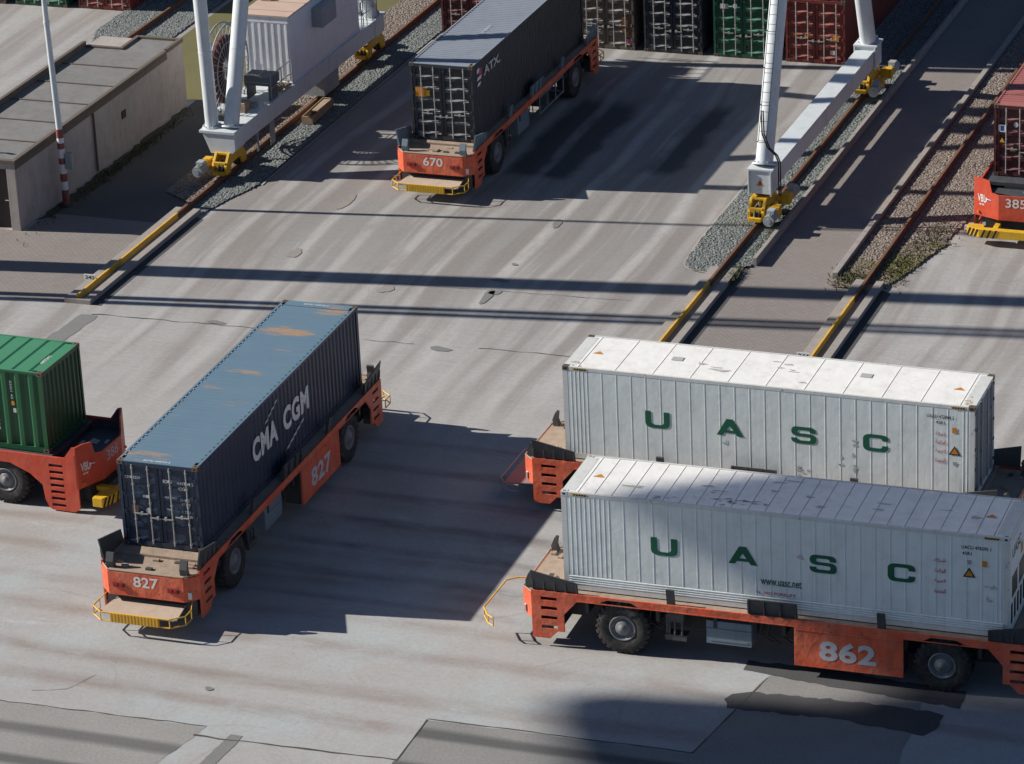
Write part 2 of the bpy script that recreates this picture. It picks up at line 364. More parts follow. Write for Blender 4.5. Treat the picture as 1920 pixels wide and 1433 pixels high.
def tag(o, label=None, cat=None, group=None, kind=None):
    if label: o['label'] = label
    if cat: o['category'] = cat
    if group: o['group'] = group
    if kind: o['kind'] = kind
    return o
def empty(name, loc, rz=0):
    o = bpy.data.objects.new(name, None); C.objects.link(o); o.location = loc; o.rotation_euler = (0, 0, rz)
    o.empty_display_size = .3; return o
def copy_tree(o, parent=None):
    c = o.copy(); C.objects.link(c)
    if parent: c.parent = parent
    for ch in o.children: copy_tree(ch, c)
    return c
def text_part(name, s, mat, parent, org, ex, ez, width=None, height=None, bold=.0, space=1.0, lift=.004, depth=.004):
    """lettering as a thin raised mesh on a plane: org lower left, ex along, ez up"""
    cu = bpy.data.curves.new('t', 'FONT'); cu.body = s; cu.size = 1; cu.offset = bold; cu.space_character = space; cu.resolution_u = 3
    to = bpy.data.objects.new('t', cu); C.objects.link(to)
    dg = bpy.context.evaluated_depsgraph_get(); dg.update()
    me = bpy.data.meshes.new_from_object(to.evaluated_get(dg)); bpy.data.objects.remove(to); bpy.data.curves.remove(cu)
    xs = [v.co.x for v in me.vertices]; ys = [v.co.y for v in me.vertices]
    if not xs: return None
    x0, x1, y0, y1 = min(xs), max(xs), min(ys), max(ys)
    sy = height / (y1 - y0) if height else None; sx = width / (x1 - x0) if width else sy
    if sy is None: sy = sx
    ex = Vector(ex).normalized(); ez = Vector(ez).normalized(); nn = ex.cross(ez); org = Vector(org)
    mb = MB(); vs = [org + ex * ((v.co.x - x0) * sx) + ez * ((v.co.y - y0) * sy) + nn * lift for v in me.vertices]
    mb.add(vs, [tuple(p.vertices) for p in me.polygons])
    bpy.data.meshes.remove(me)
    return mb.build(name, mat, parent)
def flat_part(name, polys, mat, parent, org, ex, ez, lift=.004):
    ex = Vector(ex).normalized(); ez = Vector(ez).normalized(); nn = ex.cross(ez); org = Vector(org); mb = MB()
    for k, poly in enumerate(polys):
        if isinstance(mat, (list, tuple)): mi = poly[0]; poly = poly[1]
        else: mi = 0
        mb.add([org + ex * p[0] + ez * p[1] + nn * (lift + .001 * k) for p in poly], [tuple(range(len(poly)))], mi)
    return mb.build(name, mat, parent)

# ------------------------------------------------------------ setting: ground
def sheet(name, poly, mat, z, kind='structure', label=None):
    mb = MB().add([(x, y, z) for x, y in poly], [tuple(range(len(poly)))])
    return tag(mb.build(name, mat), label, kind=kind)
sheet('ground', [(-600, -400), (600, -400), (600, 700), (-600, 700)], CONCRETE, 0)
def wobble(poly, step=.25, amp=.03, seed=1):
    rd = random.Random(seed); out = []
    for i in range(len(poly)):
        a, b = poly[i], poly[(i + 1) % len(poly)]; L = math.dist(a, b); n = max(1, int(L / step))
        for k in range(n):
            t = k / n; out.append((a[0] + (b[0] - a[0]) * t + rd.uniform(-amp, amp), a[1] + (b[1] - a[1]) * t + rd.uniform(-amp, amp)))
    return out
# paved service lanes
sheet('road', [(-45, -1.9), (-20.8, -1.75), (-20.8, 6.0), (-25.3, 6.0), (-25.3, 4.1), (-45, 4.1)], LANE, .004)
sheet('road', [(-25.3, 6.0), (-20.8, 6.0), (-20.8, 80), (-25.3, 80)], ground_mat('shade_dark_road', (.085, .082, .08), (.13, .125, .12)), .004)  # darker sheet deepens the building's shade on this stretch of road
sheet('road', [(.62, -.2), (4.75, -.2), (4.75, 6.6), (4.0, 6.6), (4.0, 90), (1.1, 90), (1.1, 6.7), (.62, 6.7)], LANE, .004)
# asphalt repairs in the foreground
sheet('asphalt_patch', wobble([(-16, -28.5), (-3.55, -28.1), (-3.65, -28.75), (-3.95, -30.2), (-4.3, -34), (-16, -34)], .3, .035, 3), ASPH_L, .004)
sheet('asphalt_patch', wobble([(1.95, -26.2), (9.2, -26.2 + .1), (9.55, -23.55), (9.9, -21.5), (14.2, -21.6), (14.4, -25.1), (14.3, -29.5), (13.7, -34), (1.9, -34)], .3, .03, 4), ASPH_R, .004)
sheet('asphalt_patch', wobble([(9.25, -22.75), (9.1, -23.1), (9.4, -23.5), (12.2, -23.35), (14.6, -23.55), (14.95, -23.2), (14.95, -22.45), (14.6, -22.3), (12, -22.3), (9.7, -22.5)], .2, .06, 5), TAR, .008)
sheet('asphalt_patch', wobble([(9.1, -20.8), (9.2, -21.35), (10.8, -21.55), (13.5, -21.8), (15.2, -21.9), (15.2, -21.0), (11, -20.7)], .2, .05, 6), TAR, .012)
sheet('asphalt_patch', wobble([(-2.75, -28.35), (-2.4, -28.35), (-2.55, -31.5), (-3.05, -31.5)], .2, .02, 8), SPOT, .008)
sheet('asphalt_patch', wobble([(-19.75, -2.6), (-19.1, -2.6), (-19.3, -5.4), (-20.1, -6.2)], .3, .04, 9), SPOT, .008)
sheet('asphalt_patch', wobble([(17.0, -9.6), (18.2, -9.3), (18.0, -7.6), (17.1, -7.7)], .3, .04, 12), SPOT, .008)
def joint(pts, wd=.05, amp=.02, seed=0, mat=CRACK, z=.013):
    rd = random.Random(seed); P = []
    for a, b in zip(pts, pts[1:]):
        n = max(2, int(math.dist(a, b) / .35))
        for k in range(n):
            t = k / n; P.append((a[0] + (b[0] - a[0]) * t, a[1] + (b[1] - a[1]) * t + rd.uniform(-amp, amp)))
    P.append(pts[-1]); mb = MB(); top = []; bot = []
    for i, p in enumerate(P):
        q = P[min(i + 1, len(P) - 1)]; o = P[max(i - 1, 0)]; d = Vector((q[0] - o[0], q[1] - o[1])).normalized(); n = Vector((-d.y, d.x))
        ww = wd * rd.uniform(.25, 1) * .5
        top.append((p[0] + n.x * ww, p[1] + n.y * ww, z)); bot.append((p[0] - n.x * ww, p[1] - n.y * ww, z))
    n = len(P); mb.add(top + bot, [(i, i + 1, n + i + 1, n + i) for i in range(n - 1)])
    return tag(mb.build('pavement_joint', mat), kind='structure')
joint([(-19.4, -2.5), (-15, -2.35), (-13.2, -2.3)], .06, .05, 1); joint([(-5.6, -2.1), (-2.8, -2.05), (.5, -2.0), (6, -2.1)], .05, .05, 21); joint([(-9.6, -2.35), (-7.8, -2.3)], .03, .05, 22)
joint([(-3.7, -28.65), (1.95, -28.45)], .09, .03, 2); joint([(1.98, -28.5), (1.95, -26.2)], .05, .02, 3)
joint([(1.95, -26.15), (9.2, -26.05)], .05, .02, 4); joint([(9.2, -26.1), (9.9, -21.6)], .05, .02, 5)
joint([(-16, -28.45), (-3.6, -28.1)], .05, .03, 6); joint([(-9, -27.5), (-8.1, -27.2), (-7.7, -26.2)], .03, .05, 7)
joint([(5.4, 6.0), (6.3, -2)], .03, .06, 8); joint([(-14, 2.4), (-2, 3.0)], .03, .04, 9)
for k, (x, y, a, b) in enumerate([(-6.87, 9.28, .15, .42), (-6.8, -2.49, .34, .2), (-6.89, 2.2, .18, .6), (-6.75, 2.6, .2, .22), (-7.0, 3.7, .3, .15), (-14.9, 4.39, .2, .5), (-15.05, 9.55, .18, .7),
                                  (-14.96, -2.17, .3, .15), (-4.37, -26.16, .13, .10), (-10.5, 2.0, .25, .35), (-7.0, 5.2, .12, .1)]):
    rd = random.Random(k + 40); ph = [rd.uniform(0, 6.28) for _ in range(3)]; P = []
    for i in range(26):
        t = 2 * math.pi * i / 26; rr = 1 + .16 * math.sin(2 * t + ph[0]) + .10 * math.sin(3 * t + ph[1]) + .05 * math.sin(7 * t + ph[2]); P.append((x + a * rr * math.cos(t), y + b * rr * math.sin(t)))
    sheet('pavement_stain', P, SPOTB if (x < -10 and y > 0) else SPOT, .016)
# raised concrete rail beams with the rail let into them
def rail_beam(xr, y0, y1, yrail):
    L = [(xr - .38, xr - .07, .17), (xr + .33, xr + .60, .17)]
    mb = MB()
    for a, b, h in L: mb.box(a, b, y0, y1, -.1, h)
    mb.box(xr - .07, xr + .33, y0, y1, -.1, .03, 0)
    mb.box(xr - .38, xr + .60, y0 - .12, y0, -.1, .165)
    tag(mb.build('rail_beam', KERBC, bevel=.01), kind='structure')
    sheet('dark_strip', [(xr + .6, y0 - .1), (xr + .98, y0 - .1), (xr + .98, y1 - .6), (xr + .6, y1 - .4)], TAR, .006)  # dark strip laid flat along the beam's right edge
def rail(xr, y0, y1, ypaint):
    t = empty('crane_rail', (xr, y0, 0))
    def seg(a, b, m, nm):
        wb = .032 if m is RAILY else .07
        prof = [(-wb, 0), (wb, 0), (wb, .03), (.02, .05), (.02, .15), (.032 if m is RAILY else .045, .17), (.032 if m is RAILY else .045, .215), (-.032 if m is RAILY else -.045, .215), (-.032 if m is RAILY else -.045, .17), (-.02, .15), (-.02, .05), (-wb, .03)]
        return MB().prism([(x, z + .02) for x, z in prof], 'y', a - y0, b - y0).build(nm, m, t)
    if ypaint > y0:
        seg(y0, ypaint, RAILY, 'painted_rail')
    seg(max(ypaint, y0), y1, RAILS, 'rail'); return t
rail_beam(-20.42, -1.65, 7.3, 0); rail_beam(.13, -1.2, 6.3, 0); rail_beam(5.22, -1.0, 6.3, 0)
tag(rail(-20.42, -1.6, 75, 6.6), 'rusty crane rail with a yellow painted end on the left side of the yard', 'rail')
tag(rail(.13, -1.15, 75, 4.8), 'rusty crane rail with a yellow end running under the white ladder leg of the crane', 'rail')
tag(rail(5.22, -.95, 75, 4.6), 'rusty crane rail with a yellow end between weedy brown ballast at the right', 'rail')
tag(rail(-31.2, 22, 75, 0), 'short stretch of rusty rail seen behind the flat roofed building', 'rail')
# kerbs of the right lane, with gaps
def kerb(x, y0, y1, wd=.16, h=.16):
    mb = MB(); y = y0
    while y < y1: mb.box(x - wd / 2, x + wd / 2, y, min(y + .98, y1), -.1, h + random.uniform(-.006, .006)); y += 1.0
    return tag(mb.build('kerb', KERBC, bevel=.012), kind='structure')
kerb(1.08, 7.0, 70, .14, .31); kerb(4.02, 6.6, 70, .2, .2)
# ballast beds
def ballast(poly, mat, name='ballast', cell=.06, amp=.015, z=.05, seed=0, rim=True):
    rd = random.Random(seed); xs = [p[0] for p in poly]; ys = [p[1] for p in poly]
    def inside(x, y):
        c = False; n = len(poly)
        for i in range(n):
            a, b = poly[i], poly[(i - 1) % n]
            if (a[1] > y) != (b[1] > y) and x < (b[0] - a[0]) * (y - a[1]) / (b[1] - a[1]) + a[0]: c = not c
        return c
    x0, x1, y0, y1 = min(xs), max(xs), min(ys), max(ys); nx = int((x1 - x0) / cell) + 1; ny = int((y1 - y0) / (cell * 1.35)) + 1
    mb = MB(); idx = {}; vs = []; fs = []
    def V(i, j):
        if (i, j) not in idx:
            idx[i, j] = len(vs); vs.append((x0 + i * cell + rd.uniform(-.3, .3) * cell, y0 + j * cell * 1.35 + rd.uniform(-.3, .3) * cell, z + rd.uniform(-amp, amp)))
        return idx[i, j]
    for i in range(nx):
        for j in range(ny):
            if inside(x0 + (i + .5) * cell, y0 + (j + .5) * cell * 1.35):
                a, b, c_, d = V(i, j), V(i + 1, j), V(i + 1, j + 1), V(i, j + 1)
                fs += [(a, b, c_), (a, c_, d)] if rd.random() < .5 else [(a, b, d), (b, c_, d)]
    mb.add(vs, fs); return tag(mb.build(name, mat), kind='stuff')
ballast([(-20.3, 7.6), (-19.7, 7.2), (-19.4, 8.7), (-18.9, 10.5), (-18.9, 14), (-18.9, 45), (-20.3, 45)], BALLAST, seed=1)
ballast([(-22.0, 9), (-20.55, 8), (-20.55, 45), (-22.2, 45)], BALLASTP, seed=2)
arc = [(-.55 - .8 * math.cos(t) * 1.0, 6.9 - .85 * math.sin(t)) for t in [0, .3, .6, .9, 1.2, 1.57]]
ballast([(.0, 6.0)] + arc[::-1] + [(-1.42, 9), (-1.45, 60), (.0, 60)], BALLAST, seed=3)
ballast([(.28, 6.3), (1.0, 6.9), (1.0, 60), (.28, 60)], BALLAST, seed=4, z=.07)
ballast([(4.15, 7.6), (5.1, 7.6), (5.1, 60), (4.15, 60)], BALLASTP, seed=5)
ballast([(5.35, 9.5), (6.75, 9.9), (7.0, 12), (7.2, 14), (7.4, 60), (5.35, 60)], BALLASTP, seed=6)
ballast([(4.1, 5.75), (5.1, 5.75), (5.1, 8.2), (4.1, 8.6)], BALLASTM, seed=7, z=.06)
ballast([(5.35, 5.3), (5.75, 5.75), (6.2, 7.2), (6.8, 9.9), (7.0, 10.6), (5.35, 10.2)], BALLASTM, seed=8, z=.06)
ballast([(-33.2, 26.2), (-32.6, 24.6), (-31.4, 23.6), (-31.4, 50), (-33.2, 50)], BALLAST, seed=9, cell=.1)
ballast([(-31.0, 22.5), (-29.6, 22.5), (-29.6, 50), (-31.0, 50)], BALLAST, seed=19, cell=.1)
sheet('grass_verge', [(-29.3, 19.0), (-25.5, 18.9), (-22.1, 19), (-22.1, 60), (-29.3, 60)], GRASSG, .008)
def edge_strip(pts, wd, nm='concrete_edge'):
    mb = MB()
    for a, b in zip(pts, pts[1:]):
        d = Vector((b[0] - a[0], b[1] - a[1])).normalized(); n = Vector((-d.y, d.x)) * wd / 2
        mb.add([(a[0] + n.x, a[1] + n.y, .03), (b[0] + n.x, b[1] + n.y, .03), (b[0] - n.x, b[1] - n.y, .03), (a[0] - n.x, a[1] - n.y, .03)], [(3, 2, 1, 0)])
    return tag(mb.build(nm, SLAB), kind='structure')
edge_strip([(.0, 5.93)] + arc[::-1] + [(-1.5, 9), (-1.52, 28)], .09)
edge_strip([(-18.82, 10.5), (-18.82, 28)], .08)
# weeds
def weeds(cx, cy, sx, sy, n, name='weeds', h=.1, seed=0):
    rd = random.Random(seed); mb = MB()
    for _ in range(n):
        x, y = rd.gauss(cx, sx), rd.gauss(cy, sy)
        for k in range(4):
            t = rd.uniform(0, 6.28); l = h * rd.uniform(.5, 1.4); wv = .018; dx, dy = math.cos(t), math.sin(t)
            mb.add([(x - dy * wv, y + dx * wv, .03), (x + dy * wv, y - dx * wv, .03), (x + dx * l * .7, y + dy * l * .7, .05 + l)], [(0, 1, 2)])
    return tag(mb.build(name, LEAF), kind='stuff')
weeds(.62, 5.8, .10, .4, 260, seed=1, h=.14); weeds(4.6, 6.6, .35, .5, 260, seed=2, h=.10); weeds(5.9, 7.8, .3, 1.1, 300, seed=3, h=.08)
weeds(.75, 10.4, .12, 1.6, 260, seed=4, h=.07); weeds(4.9, -1.0, .15, .3, 80, seed=5, h=.06); weeds(6.3, 10.8, .35, .8, 260, seed=6, h=.08)
weeds(-24.9, 11.5, .16, 3.2, 420, seed=7, h=.06)
sheet('moss_strip', wobble([(-25.35, 5.2), (-24.95, 5.8), (-24.65, 9), (-24.8, 13), (-25.0, 17.5), (-25.35, 18)], .3, .09, 31), MOSS, .009)

# ------------------------------------------------------------ containers
CW, CL = 2.438, 12.192
def corr(mb, u0, u1, z0, z1, y, sgn, pitch=.278, depth=.036, m=0, along='x'):
    """trapezoid-corrugated sheet standing on line along/x or y; outer skin at y, sgn = outward sign"""
    n = max(1, round((u1 - u0) / pitch)); p = (u1 - u0) / n; pts = []
    for i in range(n):
        a = u0 + i * p; pts += [(a + .0, depth), (a + .12 * p, depth), (a + .37 * p, 0), (a + .63 * p, 0), (a + .88 * p, depth)]
    pts.append((u1, depth)); vs = []
    for u, d in pts:
        v = y - sgn * d
        for z in (z0, z1): vs.append((u, v, z) if along == 'x' else (v, u, z))
    fs = [(2 * i, 2 * i + 2, 2 * i + 3, 2 * i + 1) for i in range(len(pts) - 1)]
    if (sgn > 0) == (along == 'x'): fs = [f[::-1] for f in fs]
    mb.add(vs, fs, m)
def roof_corr(mb, x0, x1, w, z, pitch, depth, flat=.35, m=0):
    n = round((x1 - x0) / pitch); p = (x1 - x0) / n; pts = []
    for i in range(n):
        a = x0 + i * p; pts += [(a, z), (a + (1 - flat) * p, z), (a + (1 - flat) * p + .12 * p, z - depth), (a + .97 * p, z - depth)]
    pts.append((x1, z)); vs = []
    for x, zz in pts: vs += [(x, -w, zz), (x, w, zz)]
    mb.add(vs, [(2 * i, 2 * i + 2, 2 * i + 3, 2 * i + 1) for i in range(len(pts) - 1)], m)
def castings(t, H, mat=CASTING):
    g = []
    for x in (-1, 1):
        for y in (-1, 1):
            for z in (0, H - .118):
                mb = MB(); cx = x * (CL / 2 - .089); cy = y * (CW / 2 - .081)
                mb.box(cx - .092, cx + .092, cy - .084, cy + .084, z - (.003 if z == 0 else 0), z + .118 + (.004 if z else 0))
                mb.box(cx - .04, cx + .04, cy + y * .0845, cy + y * .086, z + .035, z + .09, 1)
                mb.box(cx + x * .0925, cx + x * .094, cy - .03, cy + .03, z + .035, z + .09, 1)
                if z: mb.box(cx - .045, cx + .045, cy - .025, cy + .025, z + .1225, z + .124, 1)
                mb.build('corner_casting', [mat, BLACK], t)
def doors(t, H, mat, x=-CL / 2, rodmat=ROD, panel='pressed', top=None, rods=True):
    """door end on the -x side"""
    W2 = CW / 2
    for s in (-1, 1):
        y0, y1 = (-W2 + .11, -.012) if s < 0 else (.012, W2 - .11)
        z0, z1 = .16, H - .14; mb = MB()
        # flat frame and pressed recesses: horizontal ridges, four of them, deep enough to catch grazing light
        xf = x + .035; nb = 6 if H > 2.7 else 5; zz = [z0 + (z1 - z0) * k / nb for k in range(nb + 1)]
        dep = .060 if panel == 'pressed' else .018
        prof = []
        for k in range(nb):
            a, b = zz[k], zz[k + 1]; g = .055
            prof += [(xf, a), (xf, a + g), (xf + dep, a + g + .07), (xf + dep, b - g - .05), (xf, b - g)]
        prof.append((xf, z1)); vs = []
        for px, pz in prof: vs += [(px, y0 + .10, pz), (px, y1 - .10, pz)]
        for i in range(len(prof) - 1): mb.add(vs[2 * i:2 * i + 4], [(0, 2, 3, 1)], 1 if panel == 'pressed' and i % 5 == 1 else 0)
        mb.box(xf - .004, xf + .05, y0, y0 + .10, z0, z1); mb.box(xf - .004, xf + .05, y1 - .10, y1, z0, z1)
        mb.box(xf - .002, xf + .05, y0 + .1, y1 - .1, z0, z0 + .03); mb.box(xf - .002, xf + .05, y0 + .1, y1 - .1, z1 - .03, z1)
        hg = mb; ye = y0 if s < 0 else y1
        for q in (.12, .38, .62, .88):
            zc = z0 + (z1 - z0) * q; hg.box(xf - .035, xf - .006, ye - .07, ye + .07, zc - .06, zc + .06); hg.tube((xf - .03, ye - s * -.02, zc - .08), (xf - .03, ye - s * -.02, zc + .08), .016, n=6)
        d = mb.build('door', [mat, LEDGE[mat.name]], t)
        if rods:
            for ry in ((-.86, -.36) if s < 0 else (.30, .78)):
                r = MB(); r.tube((xf - .045, ry, .10), (xf - .045, ry, H - .10), .020, n=8)
                for q in (.04, .30, .52, .75, .96):
                    zc = .1 + (H - .2) * q; r.box(xf - .06, xf - .006, ry - .034, ry + .034, zc - .022, zc + .022)
                r.build('locking_rod', rodmat, d)
                h = MB(); zc = 1.02 if ry in (-.86, .78) else .92
                h.box(xf - .085, xf - .065, ry - .02 if ry < 0 else ry - .40, ry + .40 if ry < 0 else ry + .02, zc - .018, zc + .018)
                h.box(xf - .08, xf - .01, ry + (.18 if ry < 0 else -.24), ry + (.24 if ry < 0 else -.18), zc - .05, zc + .05)
                h.build('handle', rodmat, d)
def frame(t, H, mat, x_post=.14, bottom=.16, top=.085):
    W2 = CW / 2; L2 = CL / 2; mb = MB()
    for y in (-1, 1):
        mb.box(-L2 + .15, L2 - .15, y * (W2 - .055), y * (W2 - .002), .012, bottom)
        mb.box(-L2 + .15, L2 - .15, y * (W2 - .065), y * (W2 - .001), H - top, H - .002)
        for x in (-1, 1): mb.box(x * (L2 - .15), x * (L2 - .004), y * (W2 - .09), y * (W2 - .004), .116, H - .116)
    for x in (-1, 1):
        mb.box(x * (L2 - .13), x * (L2 - .006), -W2 + .15, W2 - .15, .014, .155)
        mb.box(x * (L2 - .36), x * (L2 - .006), -W2 + .15, W2 - .15, H - .135, H - .004)
    mb.box(-L2 + .1, L2 - .1, -W2 + .06, W2 - .06, .03, .15)
    return mb.build('frame', mat, t)
def dry_container(name, loc, rz, H, mat, roofmat, label, group=None, panel='pressed', rodmat=ROD, framemat=None, z=0, rpitch=.209, rdepth=.020, rflat=.45, cast=CASTING, cpitch=.278, cdepth=.036):
    t = empty(name, (loc[0], loc[1], loc[2]), rz); tag(t, label, 'container', group)
    W2 = CW / 2; L2 = CL / 2
    frame(t, H, framemat or mat)
    for s in (-1, 1):
        mb = MB(); corr(mb, -L2 + .15, L2 - .15, .155, H - .08, s * (W2 - .006), s, cpitch, cdepth); mb.build('side_wall', mat, t)
    mb = MB(); corr(mb, -W2 + .09, W2 - .09, .15, H - .13, L2 - .01, 1, .25, .045, along='y'); mb.build('end_wall', mat, t)
    mb = MB(); roof_corr(mb, -L2 + .36, L2 - .36, W2 - .065, H - .012, rpitch, rdepth, rflat)
    for q in (-1, 1): mb.box(q * (L2 - .37), q * (L2 - .003), -W2 + .17, W2 - .17, H - .02, H - .001); mb.box(-L2 + .19, L2 - .19, q * (W2 - .066), q * (W2 - .0005), H - .018, H + .001)
    mb.build('roof', roofmat, t)
    doors(t, H, mat, panel=panel, rodmat=rodmat); castings(t, H, cast)
    return t
S0, S1 = (0, -1, 0), (0, 0, 1)
UASC = {
 'U': ([[(0, 1), (.24, 1), (.24, .34), (.28, .24), (.36, .2), (.64, .2), (.72, .24), (.76, .34), (.76, 1), (1, 1), (1, .28), (.96, .12), (.86, .03), (.72, 0), (.28, 0), (.14, .03), (.04, .12), (0, .28)]], []),
 'A': ([[(.0, 0), (.22, 0), (.3, .17), (.37, .33), (.5, .60), (.5, 1), (.38, 1)], [(.5, 1), (.5, .60), (.63, .33), (.70, .17), (.78, 0), (1, 0), (.62, 1)], [(.3, .17), (.70, .17), (.63, .33), (.37, .33)]], []),
 'S': ([[(.98, .66), (.98, .78), (.95, .9), (.86, .98), (.74, 1), (.24, 1), (.1, .97), (.03, .88), (.01, .76), (.02, .6), (.08, .5), (.2, .44), (.70, .42), (.76, .39), (.77, .30), (.75, .22), (.68, .19), (.34, .19), (.27, .22), (.25, .32), (.0, .32), (.01, .18), (.07, .07), (.2, 0), (.78, 0), (.91, .03), (.98, .12), (1, .3), (.98, .46), (.9, .56), (.78, .6), (.32, .61), (.26, .64), (.25, .72), (.27, .79), (.34, .81), (.66, .81), (.73, .78), (.75, .66)]], []),
 'C': ([[(.76, .64), (1, .64), (1, .78), (.96, .91), (.86, .98), (.74, 1), (.26, 1), (.13, .97), (.04, .88), (0, .74), (0, .27), (.04, .12), (.13, .03), (.26, 0), (.74, 0), (.86, .02), (.96, .09), (1, .22), (1, .36), (.76, .36), (.75, .25), (.68, .2), (.32, .2), (.26, .23), (.24, .32), (.24, .68), (.26, .77), (.32, .8), (.68, .8), (.75, .75)]], [])}
ARW = ["\uFEA9\uFE91\uFE8E", ]
def reefer(name, loc, rz, label, num, variant, roof_n, dirty=False):
    H = 2.896; t = empty(name, loc, rz); tag(t, label, 'container', 'white refrigerated containers')
    W2 = CW / 2; L2 = CL / 2
    frame(t, H, REEFERFR, bottom=.17, top=.10)
    # insulated flat-panel sides: wide panels with narrow ridges, tighter ribs near the ends
    for s in (-1, 1):
        mb = MB(); y = s * (W2 - .012); z0, z1 = .17, H - .10
        mb.box(-L2 + .15, L2 - .15, y - .004, y + .004, z0 if variant == 2 else .44, z1)
        ribs = []
        x = -L2 + .26; pit = .405 if variant == 1 else .445
        for k in range(4 if variant == 2 else 8): ribs.append(x); x += .12 if variant == 2 else .135
        while x < L2 - .55: ribs.append(x); x += pit
        for k in range(4): ribs.append(x); x += .11
        for rx in ribs:
            if rx < L2 - .17:
                a = .016; b = .009; zb = z0 if variant == 2 else .44
                mb.prism([(rx - a, y), (rx - b, y + s * .0095), (rx + b, y + s * .0095), (rx + a, y)], 'z', zb + .01, z1 - .01)
        if variant == 1:   # horizontal ribs along the foot
            for k in range(4):
                zc = .19 + k * .068
                mb.prism([(y - s * .002, zc - .026), (y + s * .018, zc - .012), (y + s * .018, zc + .012), (y - s * .002, zc + .026)], 'x', -L2 + .15, L2 - .15)
            mb.box(-L2 + .15, L2 - .15, y - .004, y + .003, .16, .44)
        mb.build('side_wall', REEFER, t)
    mb = MB(); zr = H - .008
    mb.box(-L2 + .20, L2 - .20, -W2 + .066, W2 - .066, H - .06, zr)
    rf = mb.build('roof', REEFERROOF, t)
    sm = MB(); p = (CL - .9) / roof_n
    for k in range(roof_n + 1):
        x = -L2 + .45 + k * p; sm.box(x - .013, x + .013, -W2 + .07, W2 - .07, zr, zr + .009)
        sm.box(x + .014, x + .024, -W2 + .07, W2 - .07, zr, zr + .0025, 1)
    for y in (-1, 1): sm.box(-L2 + .2, L2 - .2, y * (W2 - .075), y * (W2 - .066), zr, zr + .004, 1)
    sm.build('roof_seam', [REEFERROOF, plain('seam_shadow_sealant', (.27, .26, .24), .8)], rf)
    rd = random.Random(variant); pt = MB()
    rf_mb = None
    for (a, b) in ([(-3.0, .1), (2.6, .25)] if variant == 2 else []):
        q_ = MB(); q_.box(a - .17, a + .17, b - .13, b + .13, zr + .0095, zr + .016); q_.build('roof_patch', plain('roof_patch_grey', (.40, .41, .40), .6), rf)
    for cx in (-L2 + .72, L2 - .72):
        flat_part('warning_triangle', [(0, [(-.17, 0), (.17, 0), (0, .2)]), (1, [(-.11, .03), (.11, .03), (0, .15)])], [ORM, ORM], t, (cx, -.1, zr + .003), (1, 0, 0), (0, 1, 0))
    SCF = plain('scuff_grey', (.44, .44, .43), .7, var=.35, scale=14); SCR = plain('rust_run', (.46, .34, .25), .7, var=.3, scale=14)
    def scuff(org, ex, ez, w, h, n, mt=SCF):
        for _ in range(n):
            cx, cz = rd.gauss(0, .5) * w, rd.gauss(0, .5) * h; a, b = rd.uniform(.02, .09) * (1 + w * .6), rd.uniform(.01, .05) * (1 + h * .9); ph = rd.uniform(0, 6)
            flat_part('scuff', [[(cx + a * math.cos(k * .7) * (1 + .4 * math.sin(k * 2.1 + ph)), cz + b * math.sin(k * .7) * (1 + .4 * math.cos(k * 1.7 + ph))) for k in range(9)]], mt, t, org, ex, ez, .0015)
    sl = -W2 + .001
    if variant == 2:
        scuff((-L2 + 7.1, sl, .42), (1, 0, 0), S1, .22, .26, 7); scuff((-L2 + 8.72, sl, 1.0), (1, 0, 0), S1, .03, .5, 6); scuff((-L2 + 8.3, sl, .75), (1, 0, 0), S1, .05, .2, 3); scuff((-L2 + 4.9, sl, 1.0), (1, 0, 0), S1, .1, .08, 2)
        scuff((L2 - .3, -W2 + .3, zr + .009), (1, 0, 0), (0, 1, 0), .25, .4, 6, SCR); scuff((-L2 + .4, -W2 + .3, zr + .009), (1, 0, 0), (0, 1, 0), .2, .3, 4, SCR); scuff((0, 0, zr + .009), (1, 0, 0), (0, 1, 0), 4, .9, 9)
    else:
        scuff((-L2 + 4.7, -.75, zr + .009), (1, 0, 0), (0, 1, 0), .9, .22, 16); scuff((-L2 + 2.6, -.9, zr + .009), (1, 0, 0), (0, 1, 0), .5, .15, 5); scuff((0, 0, zr + .009), (1, 0, 0), (0, 1, 0), 5, .9, 14)
        scuff((-L2 + 6.6, sl, 1.75), (1, 0, 0), S1, .08, .3, 2, plain('pink_scuff', (.52, .44, .46), .6)); scuff((L2 - .5, sl, .9), (1, 0, 0), S1, .2, .6, 4)
    # hazard chevrons beside the corners
    hz = []
    for cx, sg in ((-L2 + .35, 1), (L2 - .35, -1)):
        for q in range(5):
            a = cx + sg * q * .075; hz.append((0, [(a, 0), (a + .05, 0), (a + .075, .05), (a + .025, .05)]))
        hz.insert(0, (1, [(cx - (.05 if sg > 0 else .33), -.005), (cx + (.42 if sg > 0 else .10), -.005), (cx + (.42 if sg > 0 else .10), .055), (cx - (.05 if sg > 0 else .33), .055)]))
    flat_part('hazard_marking', hz, [BLACK, YELLOW], t, (0, -W2 + .001, H - .085), (1, 0, 0), S1)
    # right-hand end
    e = MB(); x = L2 - .02
    if variant == 2:
        d = doors_like(t, x, H)
    else:
        e.box(x - .03, x, -W2 + .1, W2 - .1, .15, H - .13)
        e.box(x, x + .012, -W2 + .2, W2 - .2, 1.65, H - .25); e.build('machinery_panel', REEFERROOF, t)
        v = MB(); v.box(x + .001, x + .008, -.75, -.1, .95, 1.55); v.box(x + .001, x + .008, .15, .8, .95, 1.55)
        for q in range(5): v.box(x + .001, x + .016, -.85 + q * .38, -.7 + q * .38, .25, .8)
        v.build('fan_opening', BLACK, t)
        text_part('lettering', 'UASC', GREENLET, t, (x + .013, -.8, 2.1), (0, 1, 0), S1, 1.1, .3, .02)
